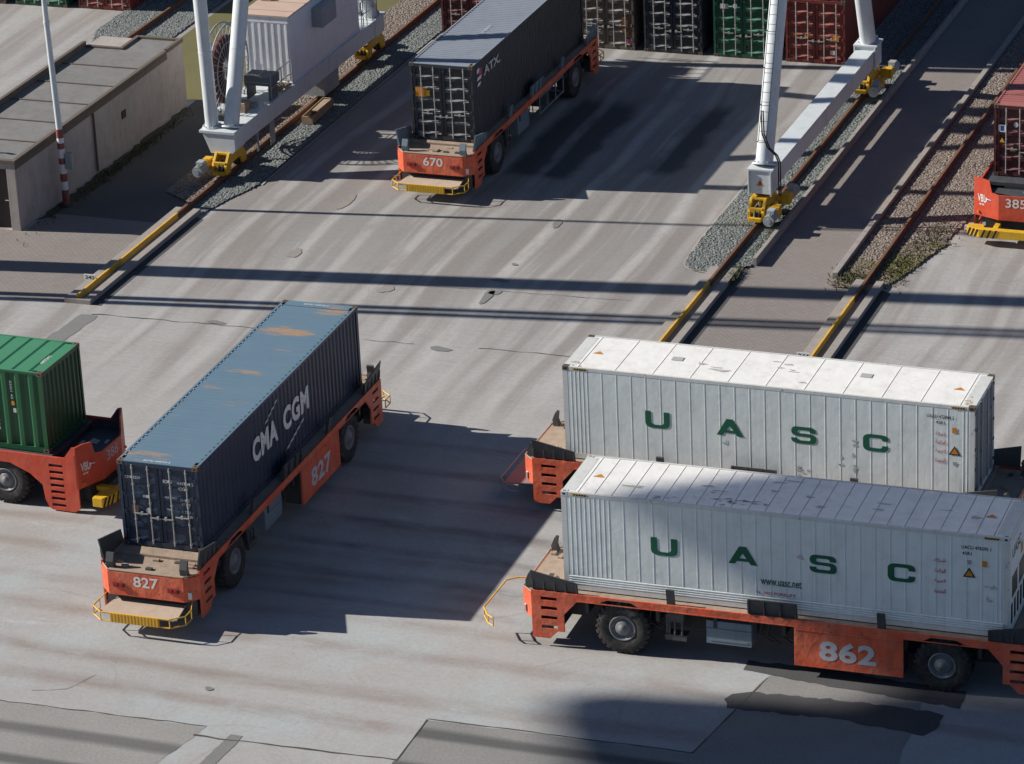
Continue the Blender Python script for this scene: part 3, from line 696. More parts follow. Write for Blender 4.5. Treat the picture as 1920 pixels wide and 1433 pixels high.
        flat_part('label_plate', [(0, [(0, 0), (.25, 0), (.25, .3), (0, .3)])], [ORM], t, (x + .014, .3, 1.75), (0, 1, 0), S1)
    mb = MB(); mb.box(-L2 + .01, -L2 + .04, -W2 + .1, W2 - .1, .15, H - .13); mb.build('end_wall', REEFERFR, t)
    castings(t, H, REEFERFR if variant == 1 else CASTING)
    off = -W2 - .001
    zl = 1.31 if variant == 1 else 1.24
    for ch, u in zip('UASC', (2.49, 4.64, 6.86, 8.97)):
        polys = UASC[ch][0]; flat_part('letter', [[(a * (.80 if ch == 'A' else .74), b * .52) for a, b in pl] for pl in polys], GREENLET, t, (-L2 + u, off, zl), (1, 0, 0), S1, .001)
    if variant == 1:
        text_part('lettering', 'www.uasc.net', GREENLET, t, (-L2 + 5.52, off, .78), (1, 0, 0), S1, 1.12, .20, .012)
        text_part('lettering', 'NO FORKLIFT', REDTXT, t, (-L2 + 5.62, off, .50), (1, 0, 0), S1, .86, .085, .01)
        text_part('lettering', 'N.', FLAGB, t, (-L2 + 5.40, off, .50), (1, 0, 0), S1, .13, .085, .01)
    text_part('registration_number', num, BLACK, t, (-L2 + (10.93 if variant == 1 else 10.82), off, 2.47), (1, 0, 0), S1, .78, .10, .012)
    text_part('registration_number', '45R1', BLACK, t, (-L2 + (10.95 if variant == 1 else 11.08), off, 2.30), (1, 0, 0), S1, .25, .09, .012)
    ua = 10.22 if variant == 1 else 11.07
    zs = (2.05, 1.76, 1.46, 1.17) if variant == 1 else (1.98, 1.74, 1.46, 1.18)
    words = ["\uFEA9\uFEDB\uFEAE\uFEB7", "\uFE94\uFEA3\uFEFC\uFEE4\uFEDF\uFE8D", "\uFE94\uFEF4\uFE91\uFEAE\uFECC\uFEDF\uFE8D", "\uFE93\uFEAA\uFEA4\uFE98\uFEE4\uFEDF\uFE8D"]
    words[0] = "\uFE94\uFEDB\uFEAE\uFEB7"
    for wd, zz in zip(words, zs):
        text_part('lettering', wd, REDTXT, t, (-L2 + ua, off, zz - .06), (1, 0, 0), S1, .30, .13, .012)
    tx, tz = (11.14, 1.66) if variant == 1 else (11.62, 1.38)
    flat_part('warning_triangle', [(0, [(-.17, 0), (.17, 0), (0, .28)]), (1, [(-.11, .035), (.11, .035), (0, .215)])], [BLACK, ORM], t, (-L2 + tx, off, tz), (1, 0, 0), S1, .001)
    flat_part('label_plate', [(0, [(0, 0), (.13, 0), (.13, .17), (0, .17)])], [ORM], t, (-L2 + (11.48 if variant == 1 else 11.55), off, 2.0 if variant == 1 else 2.05), (1, 0, 0), S1, .001)
    flat_part('label_plate', [(0, [(0, .05), (.13, .05), (.11, -.04), (.065, -.09), (.02, -.04)])], [plain('grey_label', (.30, .32, .34), .6)], t, (-L2 + (11.08 if variant == 1 else 11.56), off, 2.1 if variant == 1 else 1.12), (1, 0, 0), S1, .001)
    return t
def doors_like(t, x, H):
    """grimy ribbed door leaves on the +x end of the far reefer"""
    W2 = CW / 2
    DIRTY = paint('grimy_reefer_door', (.27, .28, .31), .6, .2, (.07, .07, .08), .75, rust=.1)
    for s in (-1, 1):
        mb = MB(); a, b = (-W2 + .1, -.01) if s < 0 else (.01, W2 - .1); corr(mb, a, b, .15, H - .13, x, 1, .19, .035, along='y'); d = mb.build('door', DIRTY, t)
        for ry in (s * .35, s * .85):
            r = MB(); r.tube((x + .035, ry, .1), (x + .035, ry, H - .1), .018, n=8)
            for q in (.1, .4, .7, .95): r.box(x, x + .05, ry - .04, ry + .04, q * H - .03, q * H + .03)
            r.build('locking_rod', ROD, d)
        h = MB()
        for q in (.12, .34, .56, .78, .95): h.box(x - .005, x + .03, s * (W2 - .10) - .05, s * (W2 - .10) + .05, q * (H - .1) - .03, q * (H - .1) + .04)
        h.build('hinge', BLACK, d)

# ------------------------------------------------------------ guided vehicles
def wheel_meshes():
    R0, W2 = .78, .27; mb = MB()
    prof = [(.36, -W2 + .03), (.42, -W2 - .005), (.60, -W2 - .02), (.70, -W2), (.745, -W2 + .05), (.76, -W2 + .12), (.76, W2 - .12), (.745, W2 - .05), (.70, W2), (.60, W2 + .02), (.42, W2 + .005), (.36, W2 - .03)]
    mb.lathe(prof, (0, 0, 0), 48)
    n = 26
    for s in (-1, 1):
        for i in range(n):
            t = 2 * math.pi * (i + (0 if s < 0 else .5)) / n; dt = 2 * math.pi / n * .29
            pr = [(.69, s * (W2 + .012)), (.775, s * (W2 - .02)), (.785, s * .03), (.75, s * .03)]
            vs = []
            for tt, sk in ((t - dt, 0), (t + dt, 0)):
                for k, (r, o) in enumerate(pr):
                    q = tt + (.07 if k >= 2 else 0); vs.append((r * math.cos(q), o, r * math.sin(q)))
            mb.add(vs, [(0, 1, 2, 3), (7, 6, 5, 4), (0, 4, 5, 1), (1, 5, 6, 2), (2, 6, 7, 3), (3, 7, 4, 0)])
    rim = MB()
    for s in (-1, 1):
        P = [(.385, s * (W2 - .03)), (.37, s * (W2 + .012)), (.34, s * (W2 + .012)), (.32, s * (W2 - .04)), (.27, s * (W2 - .08)), (.23, s * (W2 - .07)), (.21, s * (W2 - .01)), (.17, s * (W2 + .012)), (.10, s * (W2 + .02)), (.09, s * (W2 + .05)), (.001, s * (W2 + .055))]
        rim.lathe(P if s < 0 else P[::-1], (0, 0, 0), 28)
        for i in range(10):
            t = 2 * math.pi * i / 10; rim.tube((.28 * math.cos(t), s * (W2 - .08), .28 * math.sin(t)), (.28 * math.cos(t), s * (W2 - .045), .28 * math.sin(t)), .016, n=6)
    return mb, rim
WT, WR = wheel_meshes()
_tyre0 = [None]
def wheel(parent, x, y, z=.78, steer=0):
    if _tyre0[0] is None:
        ty = WT.build('tyre', RUBBER, None); rm = WR.build('rim', RIM, ty); _tyre0[0] = (ty.data, rm.data)
    else:
        ty = bpy.data.objects.new('tyre', _tyre0[0][0]); C.objects.link(ty); rm = bpy.data.objects.new('rim', _tyre0[0][1]); C.objects.link(rm); rm.parent = ty
    ty.parent = parent; ty.location = (x, y, z); ty.rotation_euler = (0, random.uniform(0, 6), steer); return ty
def agv_new(loc, rz, num, label, loopmat=YELLOW, guidemat=GUIDE, loop='full', steer=0, number_panel=True, floatmat=None):
    t = empty('guided_vehicle', loc, rz); tag(t, label, 'container carrier', 'orange driverless container carriers')
    V = 1.50; ZT = 1.69; orange = [ORANGE, BLACK]
    # side members with skirt, louvres and wheel arches
    half = [(0, 1.50), (-3.9, 1.50), (-4.15, 1.63), (-4.75, 1.63), (-5.0, 1.52), (-5.65, 1.46), (-6.03, 1.03)]
    for s in (-1, 1):
        mb = MB(); y0, y1 = s * (V - .05), s * V
        for m in (-1, 1):
            top = [(0, ZT), (0, 1.50)] + [(x, z) for x, z in half[1:]] + [(-6.03, .50), (-6.22, .50), (-6.22, ZT)]
            # split so that louvre slots are real openings
            mb.prism([(-m * a * -1 if False else a * m, b) for a, b in top], 'y', y0, y1)
            mb.prism([(a * m, b) for a, b in [(-6.68, ZT), (-6.68, .26), (-6.95, .26), (-6.95, ZT)]], 'y', y0, y1)
            zs = [.26, .56, .66, .845, .945, 1.13, 1.23, 1.415, 1.515, ZT]
            zb = [(.26, .56), (.66, .845), (.945, 1.13), (1.23, 1.415), (1.515, ZT)]
            for i, (a, b) in enumerate(zb):
                if i == 0: mb.prism([(xx * m, zz) for xx, zz in [(-6.22, .50), (-6.45, .26), (-6.68, .26), (-6.68, .56), (-6.22, .56)]], 'y', y0, y1)
                else: mb.box(min(-6.22 * m, -6.68 * m), max(-6.22 * m, -6.68 * m), y0, y1, a, b)
        mb.box(-5.6, 5.6, s * (V + .001), s * (V + .012), 1.475, 1.50)
        mb.build('side_member', orange, t)
    # ends
    for m in (-1, 1):
        mb = MB(); z0, z1 = .84, 1.56
        plan = [(6.90, V), (6.95, V), (7.30, 1.15), (7.30, -1.15), (6.95, -V), (6.90, -V), (6.90, -1.40), (7.24, -1.08), (7.24, 1.08), (6.90, 1.40)]
        P = [(a * m, b) for a, b in plan]
        quads = [(1, 2, 8, 9), (2, 3, 7, 8), (3, 4, 6, 7)]
        for q in quads: mb.prism([P[i] for i in q], 'z', z0, z1)
        e = mb.build('end_panel', ORANGE, t, bevel=.008)
        dk = MB(); dk.prism([(a * m, b) for a, b in [(6.3, 1.40), (6.93, 1.40), (7.23, 1.10), (7.23, -1.10), (6.93, -1.40), (6.3, -1.40)]], 'z', 1.50, 1.60)
        rim_ = [(6.95, 1.44), (7.28, 1.14), (7.28, -1.14), (6.95, -1.44)]
        for a, b in zip(rim_, rim_[1:]): dk.pipe([(a[0] * m, a[1], 1.60), (b[0] * m, b[1], 1.60)], .028, 5)
        rd = random.Random(hash(num) % 97 + m)
        for k in range(7):
            a, b = rd.uniform(6.4, 7.1), rd.uniform(-1.1, 1.1); dk.box(a * m - .06, a * m + .06, b - .09, b + .09, 1.60, 1.60 + rd.uniform(.02, .07), 1 if k < 2 else 0)
        dk.build('end_deck', [DECK, GUIDE], t)
        for s in (-1, 1):
            lp = MB(); lp.box(7.301 * m, 7.33 * m, s * .83 - .17, s * .83 + .17, 1.10, 1.24, 1); lp.box(7.33 * m, 7.36 * m, s * .83 - .13, s * .83 - .02, 1.12, 1.22); lp.box(7.33 * m, 7.36 * m, s * .83 + .02, s * .83 + .13, 1.12, 1.22)
            lp.build('headlight', [LAMP, plain('lamp_housing', (.12, .05, .05), .5)], t)
            hn = MB(); yy = s * 1.12
            hn.prism([(6.98 * m, 1.53), (7.16 * m, 1.53), (7.20 * m, 1.80), (7.10 * m, 2.04), (7.03 * m, 2.02), (7.06 * m, 1.80)], 'y', yy - .11, yy + .11)
            hn.build('corner_guide', guidemat, t)
            fg = MB(); x0, x1 = (5.62, 6.92) if m > 0 else (-6.92, -5.62)
            xa, xb = (x0, x1) if m > 0 else (x1, x0)
            gv = []
            for xx, zt in ((xa, 2.02), (xb, 2.30)):
                kk = (zt - 1.68) / .405; gv += [(xx, s * 1.40, 1.68), (xx, s * 1.44, 1.68), (xx, s * (1.44 + .08 * kk), zt), (xx, s * (1.40 + .08 * kk), zt)]
            fg.add(gv, [(0, 1, 2, 3), (7, 6, 5, 4), (0, 4, 5, 1), (1, 5, 6, 2), (2, 6, 7, 3), (3, 7, 4, 0)])
            for k in range(5):
                xx = x0 + .03 + (x1 - x0 - .06) * k / 4; fg.prism([(s * 1.442, 1.68), (s * 1.50, 1.74), (s * 1.52, 1.99), (s * 1.492, 1.99)], 'x', xx - .02, xx + .02)
            fg.build('side_guide', guidemat, t)
            # leg supports under the end panel
            lg = MB(); lg.box(6.5 * m, 6.98 * m, s * 1.02, s * 1.36, .30, .84); lg.build('bracket', GUIDE, t)
        number = text_part('fleet_number', num, WHITEM, e, (7.301 * m, (.38 if m < 0 else -.38), 1.15), (0, -1 if m < 0 else 1, 0), S1, .76, .33, .02) if True else None
        pl = MB(); pl.box(7.18 * m, 7.22 * m, 1.19 if m > 0 else -1.33, 1.33 if m > 0 else -1.19, .92, 1.12); pl.build('reflector_plate', SIGNW, t)
        bx = MB(); bx.box(6.2 * m, 7.0 * m, -1.0, 1.0, .45, 1.42); bx.build('end_chassis', STEELD, t)
        # floating bumper: plate and yellow tube loop
        fl = MB(); fl.prism([(a * m, b) for a, b in [(7.05, -1.05), (7.95, -1.18), (8.0, -1.1), (8.0, 1.1), (7.95, 1.18), (7.05, 1.05)]], 'z', .60, .64)
        if loop != 'thin': fl.build('bumper_plate', floatmat or PLATE, t)
        lo = MB(); L = [(7.45, -1.40), (7.85, -1.40), (8.15, -1.05), (8.15, 1.05), (7.85, 1.40), (7.45, 1.40)]
        if loop == 'thin': L = [(7.3, 1.1), (8.15, .95), (8.45, .7), (8.50, -1.05), (8.25, -1.45)]
        if loop == 'full':
            for z in (.72, .46): lo.pipe([(a * m, b, z) for a, b in L], .020, 7)
            for a, b in L + [(8.15, -.72), (8.15, .72)]: lo.tube((a * m, b, .46), (a * m, b, .72), .017, n=6)
            for q in (-1, 1): lo.pipe([(7.45 * m, q * 1.40, .72), (7.0 * m, q * 1.25, .85)], .016, 5)
            lo.box(8.165 * m, 8.180 * m, -.72, .72, .45, .73)
            for k in range(15): lo.box(8.181 * m, 8.186 * m, -.70 + k * .1, -.66 + k * .1, .46, .72)
        elif loop == 'tray':
            lo.pipe([(a * m, b, .70) for a, b in L], .018, 6); lo.pipe([(8.15 * m, -1.05, .5), (7.85 * m, -1.4, .5), (7.45 * m, -1.4, .5)], .018, 6)
            for a, b in ((8.15, -1.05), (7.85, -1.4)): lo.tube((a * m, b, .5), (a * m, b, .7), .016, n=6)
            lo.pipe([(7.45 * m, 1.40, .70), (7.0 * m, 1.2, .8)], .016, 5)
        else:
            lo.pipe([(a * m, b, .74) for a, b in L], .024, 7); lo.pipe([(8.5 * m, -1.05, .50), (8.25 * m, -1.45, .50), (8.05 * m, -1.6, .50)], .022, 6); lo.pipe([(8.25 * m, -1.45, .74), (8.05 * m, -1.6, .74)], .022, 6)
            for a, b in ((8.5, -1.05), (8.25, -1.45), (8.05, -1.6)): lo.tube((a * m, b, .50), (a * m, b, .74), .018, n=6)
        lo.build('bumper_rail', loopmat, t)
    # middle guides
    for s in (-1, 1):
        fg = MB()
        fg.prism([(s * 1.40, 1.68), (s * 1.44, 1.68), (s * 1.52, 2.14), (s * 1.48, 2.14)], 'x', -.85, .5)
        for xx in (-.83, -.4, .05, .47): fg.prism([(s * 1.442, 1.68), (s * 1.53, 1.74), (s * 1.56, 2.12), (s * 1.522, 2.12)], 'x', xx - .02, xx + .02)
        fg.build('side_guide', guidemat, t)
        for xx in (-3.0, 2.78):
            q = MB(); q.prism([(s * 1.38, 1.68), (s * 1.46, 1.68), (s * 1.54, 2.16), (s * 1.46, 2.16)], 'x', xx - .11, xx + .11); q.build('side_guide', guidemat, t)
    # deck and chassis
    dk = MB(); dk.box(-6.3, 6.3, -1.445, 1.445, 1.58, 1.675)
    dk.build('deck', DECK, t)
    ch = MB(); ch.box(-6.2, 6.2, -.62, .62, .62, 1.6)
    for s in (-1, 1):
        ch.tube((-5.9, s * 1.2, 1.38), (5.9, s * 1.2, 1.38), .05, n=6); ch.box(-3.6, 3.6, s * .9, s * 1.0, 1.3, 1.6)
        for x in (-5.4, -3.4, -1.8, .1, 3.4, 5.4): ch.box(x - .05, x + .05, s * .6, s * 1.38, 1.1, 1.58)
    for x in (-4.4, 4.4): ch.tube((x, -1.0, .78), (x, 1.0, .78), .14, n=10)
    ch.build('chassis', STEELD, t)
    for x in (-4.4, 4.4):
        for s in (-1, 1): wheel(t, x, s * 1.15, .78, steer if x < 0 else -steer)
    for s in (-1, 1):
        a, b = (.42, 3.38)
        if not number_panel:
            for zz in (1.25, .62):
                pf = MB(); pf.pipe([(.5, s * .7, zz), (.5, s * 1.32, zz), (3.2, s * 1.32, zz), (3.2, s * .7, zz)], .035, 6); 
                if zz < 1:
                    for xx in (.5, 1.4, 2.3, 3.2): pf.tube((xx, s * 1.32, .62), (xx, s * 1.32, 1.5), .03, n=6)
                pf.build('pipe_frame', BLUEGREY, t)
            gb = MB(); gb.box(1.0, 1.9, s * .75, s * 1.2, .7, 1.3); gb.build('tank_box', STEELD, t, bevel=.02)
        pn = MB(); pn.box(a, b, s * (V - .05), s * (V + .015), .34, 1.47); pn.box(a, b, s * .95, s * (V - .05), .36, 1.44, 1); pn.box(a + .02, b - .02, s * (V + .016), s * (V + .028), 1.40, 1.43)
        if number_panel: p = pn.build('number_panel', [ORANGE, STEELD], t, bevel=.008)
        if not number_panel: pass
        elif s < 0: text_part('fleet_number', num, OFFWHITE, p, (a + .68, -V - .018, .58), (1, 0, 0), S1, 1.55, .60, .035, 1.05)
        else: text_part('fleet_number', num, OFFWHITE, p, (b - .68, V + .018, .58), (-1, 0, 0), S1, 1.55, .60, .035, 1.05)
        if s < 0 or True:
            tk = MB(); tk.box(-2.05, -.80, s * .8, s * 1.36, .62, 1.30); tk.box(-1.95, -.9, s * 1.36, s * 1.37, .70, .76); tk.box(-2.05, -.8, s * 1.361, s * 1.375, 1.05, 1.08); tk.build('tank_box', BLUEGREY, t, bevel=.02)
            dv = MB(); dv.box(-3.22, -2.62, s * 1.0, s * 1.33, .56, .72); dv.box(-3.15, -2.7, s * 1.05, s * 1.30, 1.1, 1.34)
            for x in (-3.1, -2.95, -2.75): dv.tube((x, s * 1.3, .7), (x, s * 1.28, 1.15), .035, n=6)
            dv.box(-3.2, -3.14, s * 1.1, s * 1.3, .72, 1.3); dv.build('valve_block', GUIDE, t)
            for x in (-.5, -.3, .1, 3.5, -3.6): cb = MB(); cb.pipe([(x, s * 1.25, 1.5), (x - .1, s * 1.22, 1.0), (x + .25, s * 1.1, .72)], .022, 5); cb.build('hose', STEELD, t)
    return t
def agv_old(loc, rz, num, label):
    """older model: high-sided ends, solid yellow bumper box"""
    t = empty('guided_vehicle', loc, rz); tag(t, label, 'container carrier', 'red driverless container carriers with high ends')
    V = 1.55; ZT = 1.78
    half = [(0, 1.40), (-3.4, 1.40), (-3.9, 1.42), (-4.9, 1.42), (-5.55, 1.15), (-5.95, .82), (-6.0, .35), (-6.12, .10), (-6.22, .04)]
    for s in (-1, 1):
        mb = MB(); y0, y1 = s * (V - .06), s * V
        slots = [.16 + k * .215 for k in range(7)]
        for m in (-1, 1):
            mb.prism([(a * m, b) for a, b in [(0, ZT)] + half + [(-6.22, ZT)]], 'y', y0, y1)
            mb.prism([(a * m, b) for a, b in [(-6.68, ZT), (-6.68, .04), (-6.98, .04), (-7.15, .16), (-7.15, 1.92), (-7.02, 1.90), (-6.9, ZT)]], 'y', y0, y1)
            a = .04
            for z in slots: mb.box(min(-6.22 * m, -6.68 * m), max(-6.22 * m, -6.68 * m), y0, y1, a, z); a = z + .095
            mb.box(min(-6.22 * m, -6.68 * m), max(-6.22 * m, -6.68 * m), y0, y1, a, ZT)
        mb.build('side_member', RED_ORANGE, t, bevel=.006)
    for m in (-1, 1):
        N = 7.62; q = V - .95; mb = MB()
        # chamfered corner walls rise to the sides, the middle is low
        for s in (-1, 1):
            vs = []
            A = (7.15 * m, s * V); B = (7.55 * m, s * (V - .95))
            prof = [(0, .80, 2.16), (.30, .80, 2.18), (.62, .80, 2.14), (.72, .80, 1.74), (1, .80, 1.70)]
            for f, z0, z1 in prof:
                x = A[0] + (B[0] - A[0]) * f; y = A[1] + (B[1] - A[1]) * f
                for dx, z in ((0, z0), (0, z1), (-.05 * m, z1), (-.05 * m, z0)): vs.append((x + dx, y, z))
            fs = []
            for i in range(4):
                for j in range(4): fs.append((4 * i + j, 4 * i + 4 + j, 4 * i + 4 + (j + 1) % 4, 4 * i + (j + 1) % 4))
            fs += [(0, 1, 2, 3), (16, 19, 18, 17)]
            mb.add(vs, fs)
            # raised return along the side
            mb.prism([(a * m, b) for a, b in [(6.75, ZT + .002), (7.15, ZT + .002), (7.15, 2.16), (7.02, 2.14)]], 'y', s * (V - .058), s * (V - .002))
        mb.box(7.50 * m, 7.55 * m, -V + .95, V - .95, .80, 1.70)
        e = mb.build('end_panel', RED_ORANGE, t)
        dk = MB(); dk.prism([(a * m, b) for a, b in [(6.1, V - .07), (7.1, V - .07), (7.49, V - .97), (7.49, -V + .97), (7.1, -V + .07), (6.1, -V + .07)]], 'z', 1.40, 1.46)
        rd = random.Random(m + 5)
        for k in range(6): a, b = rd.uniform(6.4, 7.3), rd.uniform(-.8, .8); dk.box(a * m - .05, a * m + .05, b - .12, b + .12, 1.46, 1.49, 1)
        dk.build('end_deck', [DECKD, OFFWHITE], t)
        for s in (-1, 1): lin = MB(); lin.prism([(a * m, b) for a, b in [(6.2, 1.46), (7.1, 1.46), (7.1, 2.10), (6.98, 2.10), (6.8, 1.72), (6.2, 1.72)]], 'y', s * (V - .075), s * (V - .068)); lin.build('inner_lining', DECKD, t)
        if num:
            text_part('fleet_number', num, WHITEM if m < 0 else OFFWHITE, e, (7.553 * m, (.36 if m < 0 else -.36), 1.28), (0, -1 if m < 0 else 1, 0), S1, .72, .33, .012)
        for s in (-1, 1):
            A = Vector((7.15 * m, s * V, 0)); B = Vector((7.55 * m, s * (V - .95), 0))
            ex = (B - A).normalized() if (m > 0) == (s < 0) else (A - B).normalized()
            st = A if (m > 0) == (s < 0) else B
            o = st + ex * (.16 if (m > 0) == (s < 0) else .40) + Vector((0, 0, 1.32))
            text_part('lettering', 'VBL', WHITEM, e, o, ex, S1, .34, .28, .02, lift=.006)
            text_part('lettering', '**', WHITEM, e, o + ex * .06 - Vector((0, 0, .12)), ex, S1, .22, .07, .02, lift=.006)
            flat_part('flag_marking', [(0, [(.33, .02), (.33, .22), (.40, .16), (.56, .14), (.52, .09), (.40, .08)]), (1, [(.37, .08), (.40, .125), (.56, .115), (.52, .085)])], [WHITEM, FLAGB], e, o, ex, S1, .008)
            lp = MB(); lp.tube(tuple(A + (B - A) * .2 + Vector((0, 0, .95))), tuple(A + (B - A) * .2 + Vector((.05 * m, s * .03, .95))), .04, n=8); lp.build('headlight', ORM, t)
        bx = MB(); bx.box(6.2 * m, 7.3 * m, -1.1, 1.1, .3, 1.38); bx.build('end_chassis', STEELD, t)
        bp = MB(); bp.prism([(a * m, b) for a, b in [(7.62, -1.62), (7.95, -1.62), (8.15, -1.15), (8.15, 1.15), (7.95, 1.62), (7.62, 1.62), (7.62, 1.1), (7.9, 1.0), (7.9, -1.0), (7.62, -1.1)]], 'z', .34, .64)
        bp.box(7.3 * m, 7.93 * m, -.75, -.55, .45, .6); bp.box(7.3 * m, 7.93 * m, .55, .75, .45, .6)
        b_ = bp.build('bumper', YELLOWB, t, bevel=.02)
        hz = []
        for s in (-1, 1):
            A = Vector((7.95 * m, s * 1.62, .34)); B = Vector((8.15 * m, s * 1.15, .34)); 
            ex = (B - A) if (m > 0) == (s < 0) else (A - B); st = A if (m > 0) == (s < 0) else B; L = ex.length
            flat_part('hazard_stripe', [[(a, .0), (a + .07, .0), (a + .2, .30), (a + .13, .30)] for a in (.0, .15, .30)], BLACK, b_, st, ex, S1, .012)
            for a in (.75, .55, .35):
                y = s * (a + .3); st2 = Vector((8.15 * m, y, .34)); flat_part('hazard_stripe', [[(-.05, 0), (.03, 0), (.16, .30), (.08, .30)]], BLACK, b_, st2, (0, 1 if m > 0 else -1, 0), S1, .012)
    dk = MB(); dk.box(-6.2, 6.2, -V + .1, V - .1, 1.56, 1.68); dk.build('deck', DECKD, t)
    ch = MB(); ch.box(-6.2, 6.2, -.7, .7, .45, 1.56)
    for x in (-4.65, 4.65): ch.tube((x, -1.0, .78), (x, 1.0, .78), .14, n=10)
    ch.build('chassis', STEELD, t)
    for x in (-4.65, 4.65):
        for s in (-1, 1): wheel(t, x, s * 1.2, .78)
    return t

L2_, W2_ = CL / 2, CW / 2
# vehicles (container centres on the deck at 1.7 m)
ZD = 1.70
c862 = (4.078 + 6.096 * math.cos(R(1)) - 1.219 * math.sin(R(1)), -21.1436 + 1.219 + 6.096 * math.sin(R(1)))
agv_new((c862[0] - .02, c862[1], 0), R(1), '862', 'orange driverless carrier 862 under the nearer white container, right foreground', loop='thin')
reefer('reefer_container', (c862[0], c862[1], ZD), R(1), 'front white refrigerated container, roof half in shadow, www.uasc.net on its side', 'UACU 478295 1', 1, 24)
c2 = (1.2816 + 6.096, -13.0124 + 1.219)
agv_new((c2[0] - .1, c2[1], 0), 0, '853', 'orange carrier with pinkish bumper plate, under the rear white container',
        loopmat=paint('dull_pink_rail', (.40, .30, .29), .6), loop='tray', floatmat=paint('pinkish_plate', (.33, .20, .19), .8, .2, (.30, .24, .18), .6))
reefer('reefer_container', (c2[0], c2[1], ZD), 0, 'white refrigerated container at the back with fully sunlit roof and grimy ribbed doors', 'UACU 472864 5', 2, 10)
cb = (-8.882 + 1.219, -21.685 + 6.096)
agv_new((cb[0] + .02, cb[1] - .25, 0), R(90.7), '827', 'orange driverless carrier 827 under the long blue container, with tan bumper plate')
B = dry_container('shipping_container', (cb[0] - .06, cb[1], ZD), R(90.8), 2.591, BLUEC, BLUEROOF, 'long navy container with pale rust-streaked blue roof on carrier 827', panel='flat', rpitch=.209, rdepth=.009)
ck = (-13.412 + 1.219, 12.17 + 6.096)
agv_new((ck[0] + .02, ck[1] - .05, 0), R(90.1), '670', 'orange driverless carrier 670 with bright yellow bumper, upper middle of the yard', loopmat=YELLOWB, guidemat=BLUEGREY, number_panel=False)
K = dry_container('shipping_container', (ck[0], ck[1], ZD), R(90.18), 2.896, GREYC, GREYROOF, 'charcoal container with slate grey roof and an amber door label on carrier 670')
yg = R(-1.24); cg = (-25.934 + 6.096 * math.cos(yg) - 1.219 * math.sin(yg), -16.394 + 6.096 * math.sin(yg) + 1.219 * math.cos(yg))
agv_old((cg[0] + .02, cg[1] - .02, 0), yg, '386', 'red-orange carrier 386 with high dark-lined end, at the left edge')
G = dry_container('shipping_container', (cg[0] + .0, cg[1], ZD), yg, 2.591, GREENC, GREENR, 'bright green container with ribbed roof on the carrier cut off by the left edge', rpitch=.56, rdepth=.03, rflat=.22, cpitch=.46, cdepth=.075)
cr = (7.93 + 1.219, 13.15 + 6.096)
agv_old((cr[0] + .02, cr[1] - .5, 0), R(90), '385', 'red-orange driverless carrier 385 cut off by the right edge, with striped yellow bumper')
Rc = dry_container('shipping_container', (cr[0], cr[1], ZD), R(90), 2.591, MAROON, REDR, 'dark red container with faded pink roof on the carrier at the right edge')

for t_ in (B, K):
    mb = MB(); hh = 2.591 if t_ is B else 2.896
    for k in range(42 if t_ is B else 0):
        xx = -L2_ + .3 + k * .278; mb.box(xx, xx + .07, -W2_ + .075, -W2_ + .12, hh - .012, hh - .006); mb.box(xx - .01, xx + .27, -W2_ + .074, -W2_ + .080, hh - .014, hh - .007)
    if t_ is B: mb.build('roof_edge_dark_gaps', BLACK, t_)  # black blocks draw the dark gaps between corrugation and rail, joined by a strip
    mb = MB()
    for k in range(42 if t_ is B else 0):
        xx = -L2_ + .36 + k * .278; mb.box(xx, xx + .06, W2_ - .11, W2_ - .075, hh - .012, hh + .0)
    if t_ is B: mb.build('roof_edge_glints', paint('pale_edge', (.40, .47, .52), .5), t_)  # pale blocks paint the sun catching the corrugation ends
# markings on the dry containers (local frame: door end at -x, side facing the camera is -y)
L2, W2 = CL / 2, CW / 2
off = -W2 - .002
def slant_text(t, s, mat, u, z, w, h, bold=.03, space=1.0): return text_part('lettering', s, mat, t, (-L2 + u, off, z), (1, 0, 0), S1, w, h, bold, space)
slant_text(B, 'CMA', WHITEM, 3.75, 1.02, 1.85, .74, .045, 1.1); slant_text(B, 'CGM', WHITEM, 6.05, 1.02, 1.95, .74, .045, 1.1)
def wave(u, z, n, du, dz, ln, th):
    P = []
    for k in range(n): a, b = u + k * du, z + k * dz; P.append([(a, b), (a + ln, b + .03), (a + ln + .06, b + th + .03), (a + .06, b + th)])
    return P
flat_part('lettering', wave(4.75, 1.86, 4, .24, .10, .22, .07) + wave(6.15, .44, 5, .27, .085, .26, .08), OFFWHITE, B, (-L2, off, 0), (1, 0, 0), S1, .002)
DX = -L2 - .002
def door_text(t, s, mat, v, z, w, h, b=.01, x=DX): return text_part('lettering', s, mat, t, (x + .030, v, z), (0, -1, 0), S1, w, h, b)
# looking at the door end from outside, +y is on the left
door_text(B, 'CMA CGM', WHITEM, 1.02, 2.05, .46, .09, .012); door_text(B, 'ECMU', WHITEM, -.14, 2.02, .26, .10); door_text(B, '449734 5', WHITEM, -.56, 2.0, .50, .10); door_text(B, '42G1', WHITEM, -.58, 1.84, .26, .10)
door_text(B, 'MAX. GROSS', OFFWHITE, -.16, 1.55, .36, .06); door_text(B, '30 480', OFFWHITE, -.62, 1.50, .28, .09); door_text(B, '67 200', OFFWHITE, -.66, 1.38, .26, .08)
door_text(B, 'TARE', OFFWHITE, -.18, 1.18, .14, .06); door_text(B, '3 720', OFFWHITE, -.64, 1.14, .26, .08); door_text(B, '8 200', OFFWHITE, -.70, 1.0, .26, .08)
text_part('lettering', 'ECMU 449734 5', WHITEM, B, (-L2 + .10, .45, 2.592), (0, -1, 0), (1, 0, 0), .80, .10, .01)
text_part('lettering', 'ECMU 449734 5', WHITEM, B, (L2 - .24, .45, 2.592), (0, -1, 0), (1, 0, 0), .80, .10, .01)
_pl = [0]
